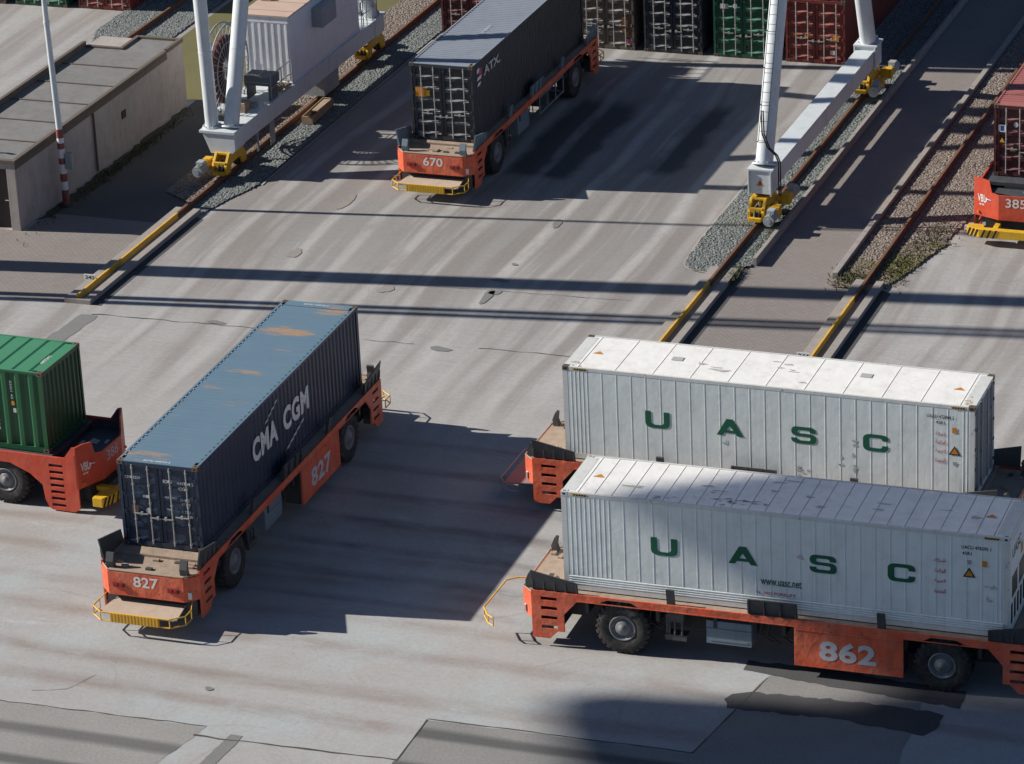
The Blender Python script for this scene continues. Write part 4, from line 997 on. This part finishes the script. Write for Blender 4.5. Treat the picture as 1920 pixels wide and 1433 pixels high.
def plate(t, v, z, w, h, mat, nm='label_plate', x=None, rnd=False):
    _pl[0] += 1
    if rnd: P = [(w / 2 + w / 2 * math.cos(a * .524), h / 2 + h / 2 * math.sin(a * .524)) for a in range(12)]
    else: P = [(0, 0), (w, 0), (w, h), (0, h)]
    return flat_part(nm, [(0, P)], [mat], t, ((DX if x is None else x) + .028, v, z), (0, -1, 0), S1, .002 + .0015 * (_pl[0] % 5))
plate(B, .88, .98, .20, .26, plain('copper_plate', (.14, .08, .05), .5)); plate(B, .46, 1.0, .16, .20, OFFWHITE, rnd=True); plate(B, .52, 1.50, .22, .09, OFFWHITE)
plate(K, 1.03, 1.62, .42, .36, ORM); plate(K, .70, 1.66, .22, .22, YELLOWB)
slant_text(K, 'ATX.', OFFWHITE, 1.15, 2.18, 1.75, .34, .03)
flat_part('logo', [(1, [(0, .0), (.3, 0), (.42, .12), (.12, .12)]), (1, [(0, .22), (.42, .22), (.5, .34), (.05, .34)]), (0, [(.2, .36), (.5, .36), (.5, .62), (.2, .62)]), (1, [(0, .5), (.2, .5), (.3, .66), (.05, .66)])], [PINK, WHITEM], K, (-L2 + .42, off, 1.98), (1, 0, 0), S1, .002)
text_part('lettering', 'ATXU 58210', OFFWHITE, K, (-L2 + 3.2, -.25, 2.895), (1, 0, 0), (0, 1, 0), 1.6, .12, .01)
sd_ = W2
text_part('lettering', '30 480 KG 67 200 LB', OFFWHITE, G, (L2 - 1.62, -W2 - .002, 2.35), (0, 0, -1), (1, 0, 0), 1.75, .07, .005)
text_part('lettering', '22G1 45', OFFWHITE, G, (L2 - 1.10, -W2 - .002, 2.25), (0, 0, -1), (1, 0, 0), .6, .07, .005)
flat_part('label_plate', [(0, [(0, 0), (.10, 0), (.10, .14), (0, .14)])], [ORM], G, (L2 - 1.10, -W2 - .002, 1.45), (1, 0, 0), S1, .002)
flat_part('label_plate', [(0, [(0, 0), (.10, 0), (.10, .14), (0, .14)])], [OFFWHITE], G, (L2 - 1.06, -W2 - .002, 1.22), (1, 0, 0), S1, .002)
flat_part('label_plate', [(0, [(0, 0), (.9, 0), (.9, .9), (0, .9)])], [WHITEM], G, (L2 - 3.3, -W2 - .002, .75), (1, 0, 0), S1, .002)
text_part('lettering', '449734 5', WHITEM, G, (L2 - .30, -.55, 2.59), (0, 1, 0), (-1, 0, 0), .62, .12, .012)
plate(Rc, 1.06, 1.60, .26, .26, WHITEM); plate(Rc, .99, 1.64, .13, .2, FLAGB); plate(Rc, .52, 1.80, .16, .2, OFFWHITE, rnd=True)
for v, z in ((.93, 1.22), (.55, .92)): flat_part('warning_triangle', [(0, [(-.1, 0), (.1, 0), (0, .17)])], [YELLOW], Rc, (DX + .028, v, z), (0, -1, 0), S1, .002)

# ------------------------------------------------------------ container stack at the top
def stack_c(x, y, z, mat, label, group='containers standing in the row across the top'):
    return dry_container('shipping_container', (x, y + 6.096, z), R(90), 2.591, mat, REDR if mat in (REDC, MAROON) else GREYROOF, label, group)
row = [(-17.4, MAROON, 'maroon container of the top row, left of the charcoal container on the carrier', 0),
       (-14.4, DGREEN, 'container in the top row hidden behind the charcoal one on carrier 670', 0),
       (-11.55, BROWNC, 'taupe container of the top row with a brown stained door', 0),
       (-8.70, GREYC, 'charcoal container standing in the top row between the taupe and the green ones', 0),
       (-5.78, DGREEN, 'dark green container standing in the top row left of the crane ladder leg', 0),
       (-2.80, REDC, 'red container standing in the top row between the two right crane legs', 0)]
SC = []
for x, m, lb, _ in row: SC.append(stack_c(x, 28.55, 0.01, m, lb))
for (x, m, lb, _), o in zip(row, SC):
    if m is REDC:
        plate(o, .80, 1.12, .10, .1, ORM)
        flat_part('warning_triangle', [(0, [(-.1, 0), (.1, 0), (0, .17)])], [YELLOW], o, (DX + .028, .42, 1.0), (0, -1, 0), S1, .002); plate(o, -.62, .92, .34, .26, ORM); plate(o, -.60, .38, .2, .18, OFFWHITE)
    if m is BROWNC: plate(o, -.7, .62, .42, .75, plain('rust_stain', (.13, .065, .03), .8)); plate(o, -.9, .25, .25, .2, PINK)
    if m is DGREEN: plate(o, .92, 2.0, .34, .2, OFFWHITE); plate(o, .40, 2.02, .2, .22, OFFWHITE, rnd=True)
a = stack_c(-34.15, 28.95, .01, REDC, 'red container behind the flat roofed building, top left, beside the green one', 'containers in the far left row')
b = stack_c(-37.1, 28.85, .01, DGREEN, 'green container behind the light pole, top left corner', 'containers in the far left row')
c_ = stack_c(-40.0, 28.8, .01, BROWNC, 'taupe container cut off at the top left corner', 'containers in the far left row')
up = copy_tree(SC[5]); up.location.z = 2.61; tag(up, 'red container stacked on top of the red one in the top row', 'container')
for dy in (12.6,):
    for src, zz in ((SC[5], .01), (SC[5], 2.61)):
        q = copy_tree(src); q.location.y += dy; q.location.z = zz; tag(q, 'red container behind the red one of the top row, beside the shaded lane' if zz < 1 else 'upper red container behind the red stack of the top row', 'container')

# ------------------------------------------------------------ gantry crane
def crane():
    t = empty('gantry_crane', (-10.1, 18.3, 0)); tag(t, 'white portal crane straddling the lane on tubular legs with yellow wheel bogies', 'crane')
    O = Vector((-10.1, 18.3, 0))
    def bld(mb, nm, m, p=None, bevel=0): mb.xf(Matrix.Translation(-O)); return mb.build(nm, m, p or t, bevel)
    for side, xc, y0, y1 in (('r', .15, 11.0, 25.9), ('l', -20.42, 11.0, 25.6)):
        sb = MB()
        if side == 'r':
            sb.box(xc - .36, xc + .36, y0 + .3, y1, 1.2, 1.87)
            sb.box(xc + .361, xc + .375, 18.2, 18.5, 1.15, 1.9)
            for k in range(18): sb.box(xc - .375, xc + .375, y0 + .8 + k * .8, y0 + .815 + k * .8, 1.195, 1.205)
        else:
            sb.box(xc - .40, xc + .42, y0 + .3, y1, 1.1, 1.78); sb.box(xc - 1.5, xc - .40, y0 + 2.6, y1 - .6, 1.62, 1.70)
        bld(sb, 'sill_beam', CRANEW, bevel=.015)
        for yn in (y0, y1 - .7):
            nd = MB()
            if side == 'l':
                nd.prism([(xc - .85, 1.72), (xc - .55, .95), (xc + .30, .95), (xc + .45, 1.1), (xc + .45, 1.72)], 'y', yn - .1, yn + .8)
                nd.box(xc - .95, xc + .48, yn - .15, yn + .95, 1.72, 1.83)
            else:
                nd.box(xc - .40, xc + .42, yn - .1, yn + .75, 1.15, 2.0); nd.box(xc - .42, xc + .44, yn - .12, yn - .10, 1.15, 2.02)
                for q in (-1, 1): nd.box(xc + q * .38, xc + q * .43, yn - .19, yn - .12, 1.1, 2.0)
                nd.box(xc - .46, xc + .48, yn - .16, yn + .82, 2.0, 2.07)
            bld(nd, 'leg_node', CRANEW, bevel=.012)
            if side == 'r' and yn == y0:
                flat_part('warning_triangle', [(0, [(-.14, 0), (.14, 0), (0, .24)]), (1, [(-.05, .03), (.05, .03), (.06, .14), (-.03, .15)])], [ORM, REDTXT], t, Vector((xc, yn - .121, 1.45)) - O, (1, 0, 0), S1, .003)
            # bogie: yellow frame over wheels, gearboxes and motors on the outside
            bg_ = MB(); bx = xc - .05
            bg_.prism([(yn - .55, .30), (yn - .55, .62), (yn - .2, 1.02), (yn + .9, 1.02), (yn + 1.25, .62), (yn + 1.25, .30), (yn + .9, .30), (yn + .75, .62), (yn - .05, .62), (yn - .2, .30)], 'x', bx - .30, bx - .2)
            bg_.prism([(yn - .55, .30), (yn - .55, .62), (yn - .2, 1.02), (yn + .9, 1.02), (yn + 1.25, .62), (yn + 1.25, .30), (yn + .9, .30), (yn + .75, .62), (yn - .05, .62), (yn - .2, .30)], 'x', bx + .2, bx + .30)
            bg_.box(bx - .2, bx + .2, yn - .2, yn + .9, .94, 1.02); bg_.box(bx - .24, bx + .24, yn - .52, yn - .40, .55, .75)
            bg_.box(bx - .22, bx + .22, yn - .70, yn - .55, .30, .44)
            b1 = bld(bg_, 'bogie', YELLOWB, bevel=.01)
            pv = MB(); pv.box(bx - .18, bx + .18, yn + .1, yn + .6, 1.0, 1.2); bld(pv, 'pivot', STEELD)
            for wy in (yn - .30, yn + 1.0):
                wl = MB(); wl.lathe([(.01, -.09), (.30, -.09), (.30, -.065), (.25, -.06), (.25, .06), (.30, .065), (.30, .09), (.01, .09)], (0, 0, 0), 20, axis='x'); wl.xf(Matrix.Translation((xc, wy, .235 + .25)))
                w_ = bld(wl, 'wheel', STEELD)
            ox = .62 if side == 'r' else -.62
            for sg, gy in ((-1, yn - .25), (1, yn + 1.05)):
                gb = MB(); gb.tube((xc + ox * .5, gy, .62), (xc + ox * 1.0, gy, .62), .17, n=12); gb.box(xc + ox - .15, xc + ox + .15, gy - .17, gy + .17, .44, .82)
                gb.tube((xc + ox, gy, .62), (xc + ox, gy + sg * .38, .60), .15, .17, n=12); bld(gb, 'gearbox', YELLOWB, bevel=.01)
                mo = MB(); mo.tube((xc + ox, gy + sg * .38, .60), (xc + ox, gy + sg * .95, .60), .185, n=16); mo.tube((xc + ox, gy + sg * .95, .60), (xc + ox, gy + sg * 1.02, .60), .20, n=16)
                mo.tube((xc + ox, gy + sg * 1.02, .60), (xc + ox, gy + sg * 1.05, .60), .09, n=12)
                mo.box(xc + ox - .13, xc + ox + .13, gy + sg * .45, gy + sg * .78, .76, .90)
                for k in range(8): t_ = k * math.pi / 8; mo.tube((xc + ox + .19 * math.cos(t_), gy + sg * .42, .60 + .19 * math.sin(t_)), (xc + ox + .19 * math.cos(t_), gy + sg * .92, .60 + .19 * math.sin(t_)), .012, n=4)
                bld(mo, 'motor', MOTORG)
    # legs
    TOPZ = 17.0
    def leg(p0, p1, r, nm='leg'):
        mb = MB(); mb.tube(p0, p1, r, n=24); d = (Vector(p1) - Vector(p0)).normalized(); mb.tube(Vector(p0), Vector(p0) + d * .07, r + .11, n=24)
        for q in (2.9, 5.8, 8.7): mb.tube(Vector(p0) + d * q, Vector(p0) + d * (q + .03), r + .008, n=24)
        bo = MB(); a_ = d.orthogonal().normalized(); b_ = d.cross(a_)
        for k in range(14): t2 = 2 * math.pi * k / 14; c2_ = Vector(p0) + d * .07 + (a_ * math.cos(t2) + b_ * math.sin(t2)) * (r + .065); bo.tube(c2_, c2_ + d * .05, .022, n=6)
        L_ = bld(mb, nm, CRANEW); bo.xf(Matrix.Translation(-O)); bo.build('flange_bolts', CRANEG, L_)
    leg((.17, 11.35, 2.07), (.17, 11.35 + 15 * .385, TOPZ + .07), .31); leg((.17, 25.5, 2.07), (.17, 25.5 - 15 * .395, TOPZ + .07), .31)
    leg((-21.05, 11.35, 1.80), (-21.35, 11.35, TOPZ), .25); leg((-20.33, 11.45, 1.80), (-20.33, 11.45 + 15.2 * .385, TOPZ), .29)
    leg((-21.05, 25.3, 1.80), (-21.35, 25.3, TOPZ), .25); leg((-20.33, 25.2, 1.80), (-20.33, 25.2 - 15.2 * .385, TOPZ), .29)
    gd = MB(); gd.box(-27, 6, 17.2, 18.2, TOPZ, TOPZ + 1.5); gd.box(-27, 6, 19.2, 20.0, TOPZ, TOPZ + 1.5); bld(gd, 'girder', CRANEW)
    # ladder with hoops up the near right leg
    ld = MB(); q0 = Vector((.24, 11.05, 3.1)); q1 = Vector((.24, 11.05 + 12 * .385, 15.1)); d = (q1 - q0)
    for sx in (-.14, .14): ld.tube(q0 + Vector((sx, -.10, 0)), q1 + Vector((sx, -.10, 0)), .014, n=5)
    for k in range(38):
        p = q0 + d * (k / 38); ld.tube(p + Vector((-.14, -.10, 0)), p + Vector((.14, -.10, 0)), .010, n=4)
    for k in range(10):
        p = q0 + d * (k / 10); ld.pipe([p + Vector((-.14, -.1, 0)), p + Vector((-.17, -.22, 0)), p + Vector((0, -.28, 0)), p + Vector((.17, -.22, 0)), p + Vector((.14, -.1, 0))], .012, 4)
    bld(ld, 'ladder', STEELD)
    cb_ = MB()
    for k in (0, .07): cb_.pipe([(.20 + k, 11.0, 4.2), (.22 + k, 11.0, 3.35), (.42 + k, 10.98, 2.85), (.70 + k, 10.98, 2.60), (.80 + k, 10.98, 2.35), (.80 + k, 11.0, 1.1)], .028, 6)
    bld(cb_, 'cable', BLACK)
    # electrical house
    ho = MB(); x0, x1, ya, yb, z0, z1 = -22.0, -20.12, 16.7, 23.5, 1.86, 4.42
    ho.box(x0, x1, ya, yb, z0, z1)
    for k in range(7): ho.box(x0 + .10 + k * .27, x0 + .20 + k * .27, ya - .035, ya, z0 + .08, z1 - .28)
    ho.box(x0, x1, ya - .04, ya, z1 - .25, z1 - .002); ho.box(x0 - .02, x1 + .02, ya - .05, yb, z0 - .08, z0)
    h = bld(ho, 'electrical_house', HOUSEW, bevel=.01)
    rf = MB(); rf.box(x0 - .08, x1 + .05, ya - .08, yb + .05, z1, z1 + .06)
    for k in range(6): rf.box(x0 - .05, x1 + .03, ya + .5 + k * 1.1, ya + .55 + k * 1.1, z1 + .06, z1 + .08)
    rf.box(x0 + .1, x0 + .5, ya + 1.6, ya + 2.0, z1 + .06, z1 + .2)
    bld(rf, 'house_roof', paint('tan_roof', (.50, .37, .30), .8, .12, (.36, .24, .18), .4, streak=False))
    ac = MB(); ac.box(x1, x1 + .45, 18.9, 20.3, 3.35, 4.1); ac.box(x1, x1 + .02, 20.6, 21.2, 3.2, 4.0); bld(ac, 'air_conditioner', CRANEG, bevel=.01)
    # railings, steps and platform clutter
    def rail_run(a, b, n, z0=1.78, z1=2.8):
        rl = MB(); a = Vector(a); b = Vector(b)
        for k in range(n + 1): p = a + (b - a) * (k / n); rl.tube((p.x, p.y, z0), (p.x, p.y, z1), .02, n=5)
        for z in (z1, (z0 + z1) / 2): rl.tube((a.x, a.y, z), (b.x, b.y, z), .02, n=5)
        bld(rl, 'railing', CRANEG)
    rail_run((-21.9, 13.6, 0), (-21.9, 16.6, 0), 3); rail_run((-20.05, 14.6, 0), (-20.05, 16.6, 0), 2)
    rail_run((-20.05, 23.6, 0), (-20.05, 25.2, 0), 3, 1.8, 2.9); rail_run((-21.9, 23.6, 0), (-21.9, 25.2, 0), 3, 1.8, 2.9); rail_run((-21.9, 23.9, 0), (-20.1, 23.9, 0), 3, 1.8, 2.9)
    gx = MB(); gx.box(-21.15, -20.05, 14.6, 15.4, 2.36, 2.72); gx.box(-20.62, -20.58, 14.58, 15.42, 2.72, 2.735, 1); gx.box(-21.1, -20.1, 14.59, 14.6, 2.47, 2.50, 1); gx.box(-21.1, -21.02, 14.65, 15.35, 1.78, 2.36); gx.box(-20.2, -20.12, 14.65, 15.35, 1.78, 2.36)
    bld(gx, 'transformer', [paint('green_grey_box', (.13, .15, .155), .5), CRANEG], bevel=.015)
    cx = MB(); cx.box(-21.0, -20.5, 13.1, 13.6, 1.78, 2.15); bld(cx, 'junction_box', WOOD); cx = MB(); cx.box(-20.95, -20.35, 13.7, 14.0, 1.78, 1.95, 0); bld(cx, 'junction_box', CRANEG)
    for k in range(5): cx = MB(); cx.pipe([(-20.6 + .1 * k, 15.6, 1.85), (-20.4 + .1 * k, 16.0, 2.0), (-20.5 + .1 * k, 16.5, 1.85)], .05, 6); bld(cx, 'cable', WOOD)
    ld2 = MB()
    for sx in (0, .42): ld2.tube((-21.1 + sx, 23.75, 1.8), (-21.1 + sx, 23.75, 8), .025, n=5)
    for k in range(24): ld2.tube((-21.1, 23.75, 1.9 + .26 * k), (-20.68, 23.75, 1.9 + .26 * k), .018, n=4)
    for k in range(6): ld2.pipe([(-21.1, 23.75, 2.4 + k), (-21.2, 23.4, 2.4 + k), (-20.9, 23.15, 2.4 + k), (-20.6, 23.4, 2.4 + k), (-20.68, 23.75, 2.4 + k)], .02, 4)
    bld(ld2, 'ladder', CRANEW)
    # hanging shelter plate under the beam
    for bb in ((-20.06, -20.02, 14.2, 14.6, .2, 1.1), (-20.06, -20.02, 13.0, 13.12, .35, 1.1), (-20.9, -20.05, 19.5, 21.0, .35, 1.1)): hp = MB(); hp.box(*bb); bld(hp, 'hanging_plate', CRANEG)
    pf = MB()
    for k in range(8): pf.box(-22.2, -20.2, 23.4 + k * .3, 23.55 + k * .3, 6.6, 6.66)
    pf.box(-21.6, -20.6, 24.0, 25.0, 6.66, 7.6)
    for z in (7.1, 7.7): pf.pipe([(-22.2, 23.4, z), (-20.1, 23.4, z), (-20.1, 25.9, z), (-22.2, 25.9, z)], .03, 5)
    for k in range(6): pf.tube((-20.1, 23.4 + k * .5, 6.6), (-20.1, 23.4 + k * .5, 7.7), .03, n=5)
    bld(pf, 'platform', CRANEG)
    # cable reel
    rr = MB(); cy, cz, xr = 14.3, 3.05, -21.75
    for dx in (-.16, .16):
        for rad, th in ((1.75, .035), (1.05, .03)):
            P = [(xr + dx, cy + rad * math.cos(k * math.pi / 18), cz + rad * math.sin(k * math.pi / 18)) for k in range(37)]; rr.pipe(P, th, 5)
        for k in range(30):
            a_ = k * math.pi / 15; rr.tube((xr + dx, cy + .25 * math.cos(a_), cz + .25 * math.sin(a_)), (xr + dx * (1.1), cy + 1.75 * math.cos(a_), cz + 1.75 * math.sin(a_)), .016, n=4)
    rr.tube((xr - .3, cy, cz), (xr + .3, cy, cz), .28, n=16)
    reel = bld(rr, 'cable_reel', CRANEG)
    wd = MB(); wd.lathe([(.5, -.12), (1.3, -.12), (1.3, .12), (.5, .12), (.5, -.12)], (xr, cy, cz), 40, axis='x')
    for k in range(20): a_ = k * math.pi / 10; wd.tube((xr + .13, cy + .5 * math.cos(a_), cz + .5 * math.sin(a_)), (xr + .13, cy + 1.3 * math.cos(a_ + .1), cz + 1.3 * math.sin(a_ + .1)), .03, n=4)
    bld(wd, 'wound_cable', CABLE)
    st = MB(); st.pipe([(xr, cy, cz), (xr + .3, cy - .5, 1.78)], .06, 6); st.pipe([(xr, cy, cz), (xr + .3, cy + .5, 1.78)], .06, 6); bld(st, 'reel_stand', CRANEG)
crane()
t = MB().box(-.22, .22, -1.15, 1.15, 0, .05).box(-.22, -.18, -1.15, 1.15, .05, .30).box(.18, .22, -1.15, 1.15, .05, .30).box(-.18, .18, -1.15, -1.1, .05, .3).box(-.18, .18, 1.1, 1.15, .05, .3).box(-.18, .18, -.3, 1.05, .22, .27).build('timber_trough', WOOD, bevel=.01)
t.location = (-19.80, 18.2, .07); t.rotation_euler.z = R(2); tag(t, 'open tan timber trough lying on the ballast beside the left crane rail', 'trough')

# neighbouring crane whose legs stand outside the picture and throw the long bars of shade across the yard
nb = empty('gantry_crane', (-33, 0, 0)); tag(nb, 'next portal crane out of frame left, its leg shadows crossing the yard', 'crane')
m_ = MB().tube((0, .0, 0), (0, .0, 27), .50, n=20).build('leg', CRANEW, nb)
m_ = MB().tube((0, -2.55, 0), (0, -2.55, 26), .17, n=12).tube((0, -3.0, 0), (0, -3.0, 26), .17, n=12).build('leg', CRANEW, nb)
nb.location.y = -.42
# unseen quay crane added high outside the frame, outlined to shade the right foreground
hq = 60.0
qc = empty('quay_crane_shade_caster', (-92, -40, 0)); tag(qc, 'unseen quay crane added out of frame left, house shaped to shade the right foreground', 'crane')
def shade_pt(x, y): return (x - 1.74 * hq + 92, y - .257 * hq + 40)
mb = MB(); mb.prism([shade_pt(*p) for p in [(12.3, -23.4), (12.3, -22.0), (40, -22.0), (40, -42), (5.4, -42), (6.3, -27.5), (4.9, -25.2), (4.7, -24.2), (5.9, -23.5)]], 'z', hq, hq + 3)
mb.build('shade_slab', CRANEW, qc)
# unseen slats added beside the slab to leak a little sun into its shade
mb = MB(); yy = -21.98
while yy < -16.6:
    xa = 12.3 if yy < -19.95 else 12.3 + (yy + 19.95) * 1.75; xa = max(xa, 11.9)
    a_, b_ = shade_pt(xa, yy), shade_pt(40, yy + .37); mb.box(a_[0], b_[0], a_[1], b_[1], hq + .5, hq + .6); yy += .44
mb.build('shade_slats', CRANEG, qc)
mb = MB()
for p in ((14, -37), (24, -37), (24, -40.5), (38, -40.5)):
    a_ = shade_pt(*p); mb.box(a_[0] - .6, a_[0] + .6, a_[1] - .6, a_[1] + .6, 0, hq)
mb.build('leg', CRANEW, qc)  # unseen legs added under the shade slab

# ------------------------------------------------------------ utility building and light pole
def building():
    t = empty('utility_building', (-25.45, 4.1, 0)); tag(t, 'long low rendered concrete building with flat felt roof and brown door, left', 'building')
    O = Vector((-25.45, 4.1, 0)); Wd, Ln, H = 3.5, 14.3, 2.55
    w_ = MB(); w_.box(-Wd, 0, .35, Ln, -.1, H); w_.box(-.36, 0, 0, .35, -.1, H); w_.box(-Wd, -1.9, 0, .35, -.1, H); w_.box(-1.9, -.36, 0, .35, 2.32, H)
    w_.build('wall', CONCW, t, bevel=.01)
    d = MB(); d.box(-1.9, -.36, .22, .30, 0, 2.32); d.build('door', DOORB, t)
    hd = MB(); hd.tube((-.62, .2, 1.05), (-.48, .2, 1.05), .02, n=6); hd.build('handle', ROD, t)
    r = MB(); n = 6
    r.box(-Wd + .1, -.1, .1, Ln - 1.5, H, H + .05); r.box(-1.8, -.1, Ln - 1.5, Ln - .1, H, H + .05)
    e = MB(); e.box(-.12, .05, -.06, Ln - 1.55, H, H + .13); e.box(-.12, .03, Ln - 1.4, Ln + .02, H - .0, H + .16); e.box(-Wd - .05, -.12, -.06, .12, H, H + .13); e.box(-Wd - .05, -Wd + .10, .12, Ln - 1.5, H, H + .28)
    e.box(-Wd + .12, -1.8, Ln - 1.6, Ln - 1.45, H + .05, H + .13); e.box(-1.8, -.12, Ln - .15, Ln + .02, H, H + .14); e.box(-1.95, -1.8, Ln - 1.45, Ln, H, H + .14)
    e.build('roof_kerb', CAPING, t, bevel=.01)
    for k in range(1, n): y = k * (Ln - 1.5) / n; r.box(-Wd + .12, -.12, y - .035, y + .035, H + .05, H + .085, 1)
    r.build('roof', [FELT, CAPING], t)
    v = MB(); v.tube((-1.2, .8, H + .05), (-1.2, .8, H + .35), .06, n=8); v.tube((-1.2, .8, H + .33), (-1.02, .7, H + .40), .065, n=8); v.build('vent_pipe', STEELD, t)
    for yy in (6.2,):
        dp = MB(); dp.tube((.07, yy, .1), (.07, yy, H - .2), .045, n=8); dp.build('downpipe', CAPING, t)
    vb = MB(); vb.box(.002, .03, 8.6, 8.95, 1.3, 1.6); vb.build('wall_vent', STEELD, t)
    g = MB(); g.box(.002, .035, 0, Ln - 1.5, H - .22, H - .02); g.build('fascia', CAPING, t)
    return t
building()
def pole():
    t = empty('light_pole', (-25.02, 6.9, 0)); tag(t, 'slim white light pole with red and white banded foot in front of the low building', 'light pole')
    m = MB(); m.tube((0, 0, 2.95), (-.1, 0, 7.0), .115, .10, n=16); m.tube((-.1, 0, 7.0), (-.2, 0, 19), .10, .07, n=16); m.tube((-.1, 0, 6.9), (-.1, 0, 7.02), .115, n=16); m.build('pole', CRANEW, t)
    zs = [0, .62, .95, 1.25, 1.62, 1.85, 2.2, 2.42, 2.62, 2.95]
    for k in range(len(zs) - 1):
        m = MB(); m.tube((0, 0, zs[k]), (0, 0, zs[k + 1]), .132 - .006 * (k % 2), n=16); m.build('band', REDBAND if k % 2 == 0 else WHITEM, t)
    m = MB(); m.lathe([(.32, 0), (.30, .06), (.17, .07)], (0, 0, 0), 16, axis='z'); m.build('base_plate', STEELD, t)
    m = MB(); m.box(.17, .42, -.08, .12, 1.45, 2.05); m.box(.16, .43, -.10, -.08, 1.43, 2.07); m.build('junction_box', CRANEG, t, bevel=.01)
    m = MB(); m.box(-.9, .5, -.25, .25, 19, 19.15); m.build('lamp_head', CRANEG, t)
pole()
def sign(x, y, s, label):
    t = empty('number_sign', (x, y, 0)); tag(t, label, 'sign')
    m = MB(); m.box(-.22, .22, -.012, .012, .17, .38); p = m.build('plate', SIGNW, t, bevel=.004)
    m = MB(); m.box(-.015, .015, .012, .04, 0, .36); m.build('post', STEELD, t)
    text_part('lettering', s, BLACK, p, (-.18, -.0125, .21), (1, 0, 0), S1, .36, .13, .02)
sign(-20.65, -.05, '242', 'small white sign reading 242 beside the left rail end'); sign(5.0, -.75, '244', 'small white sign at the right rail end, half hidden behind the far white container')
print('objects', len(bpy.data.objects))
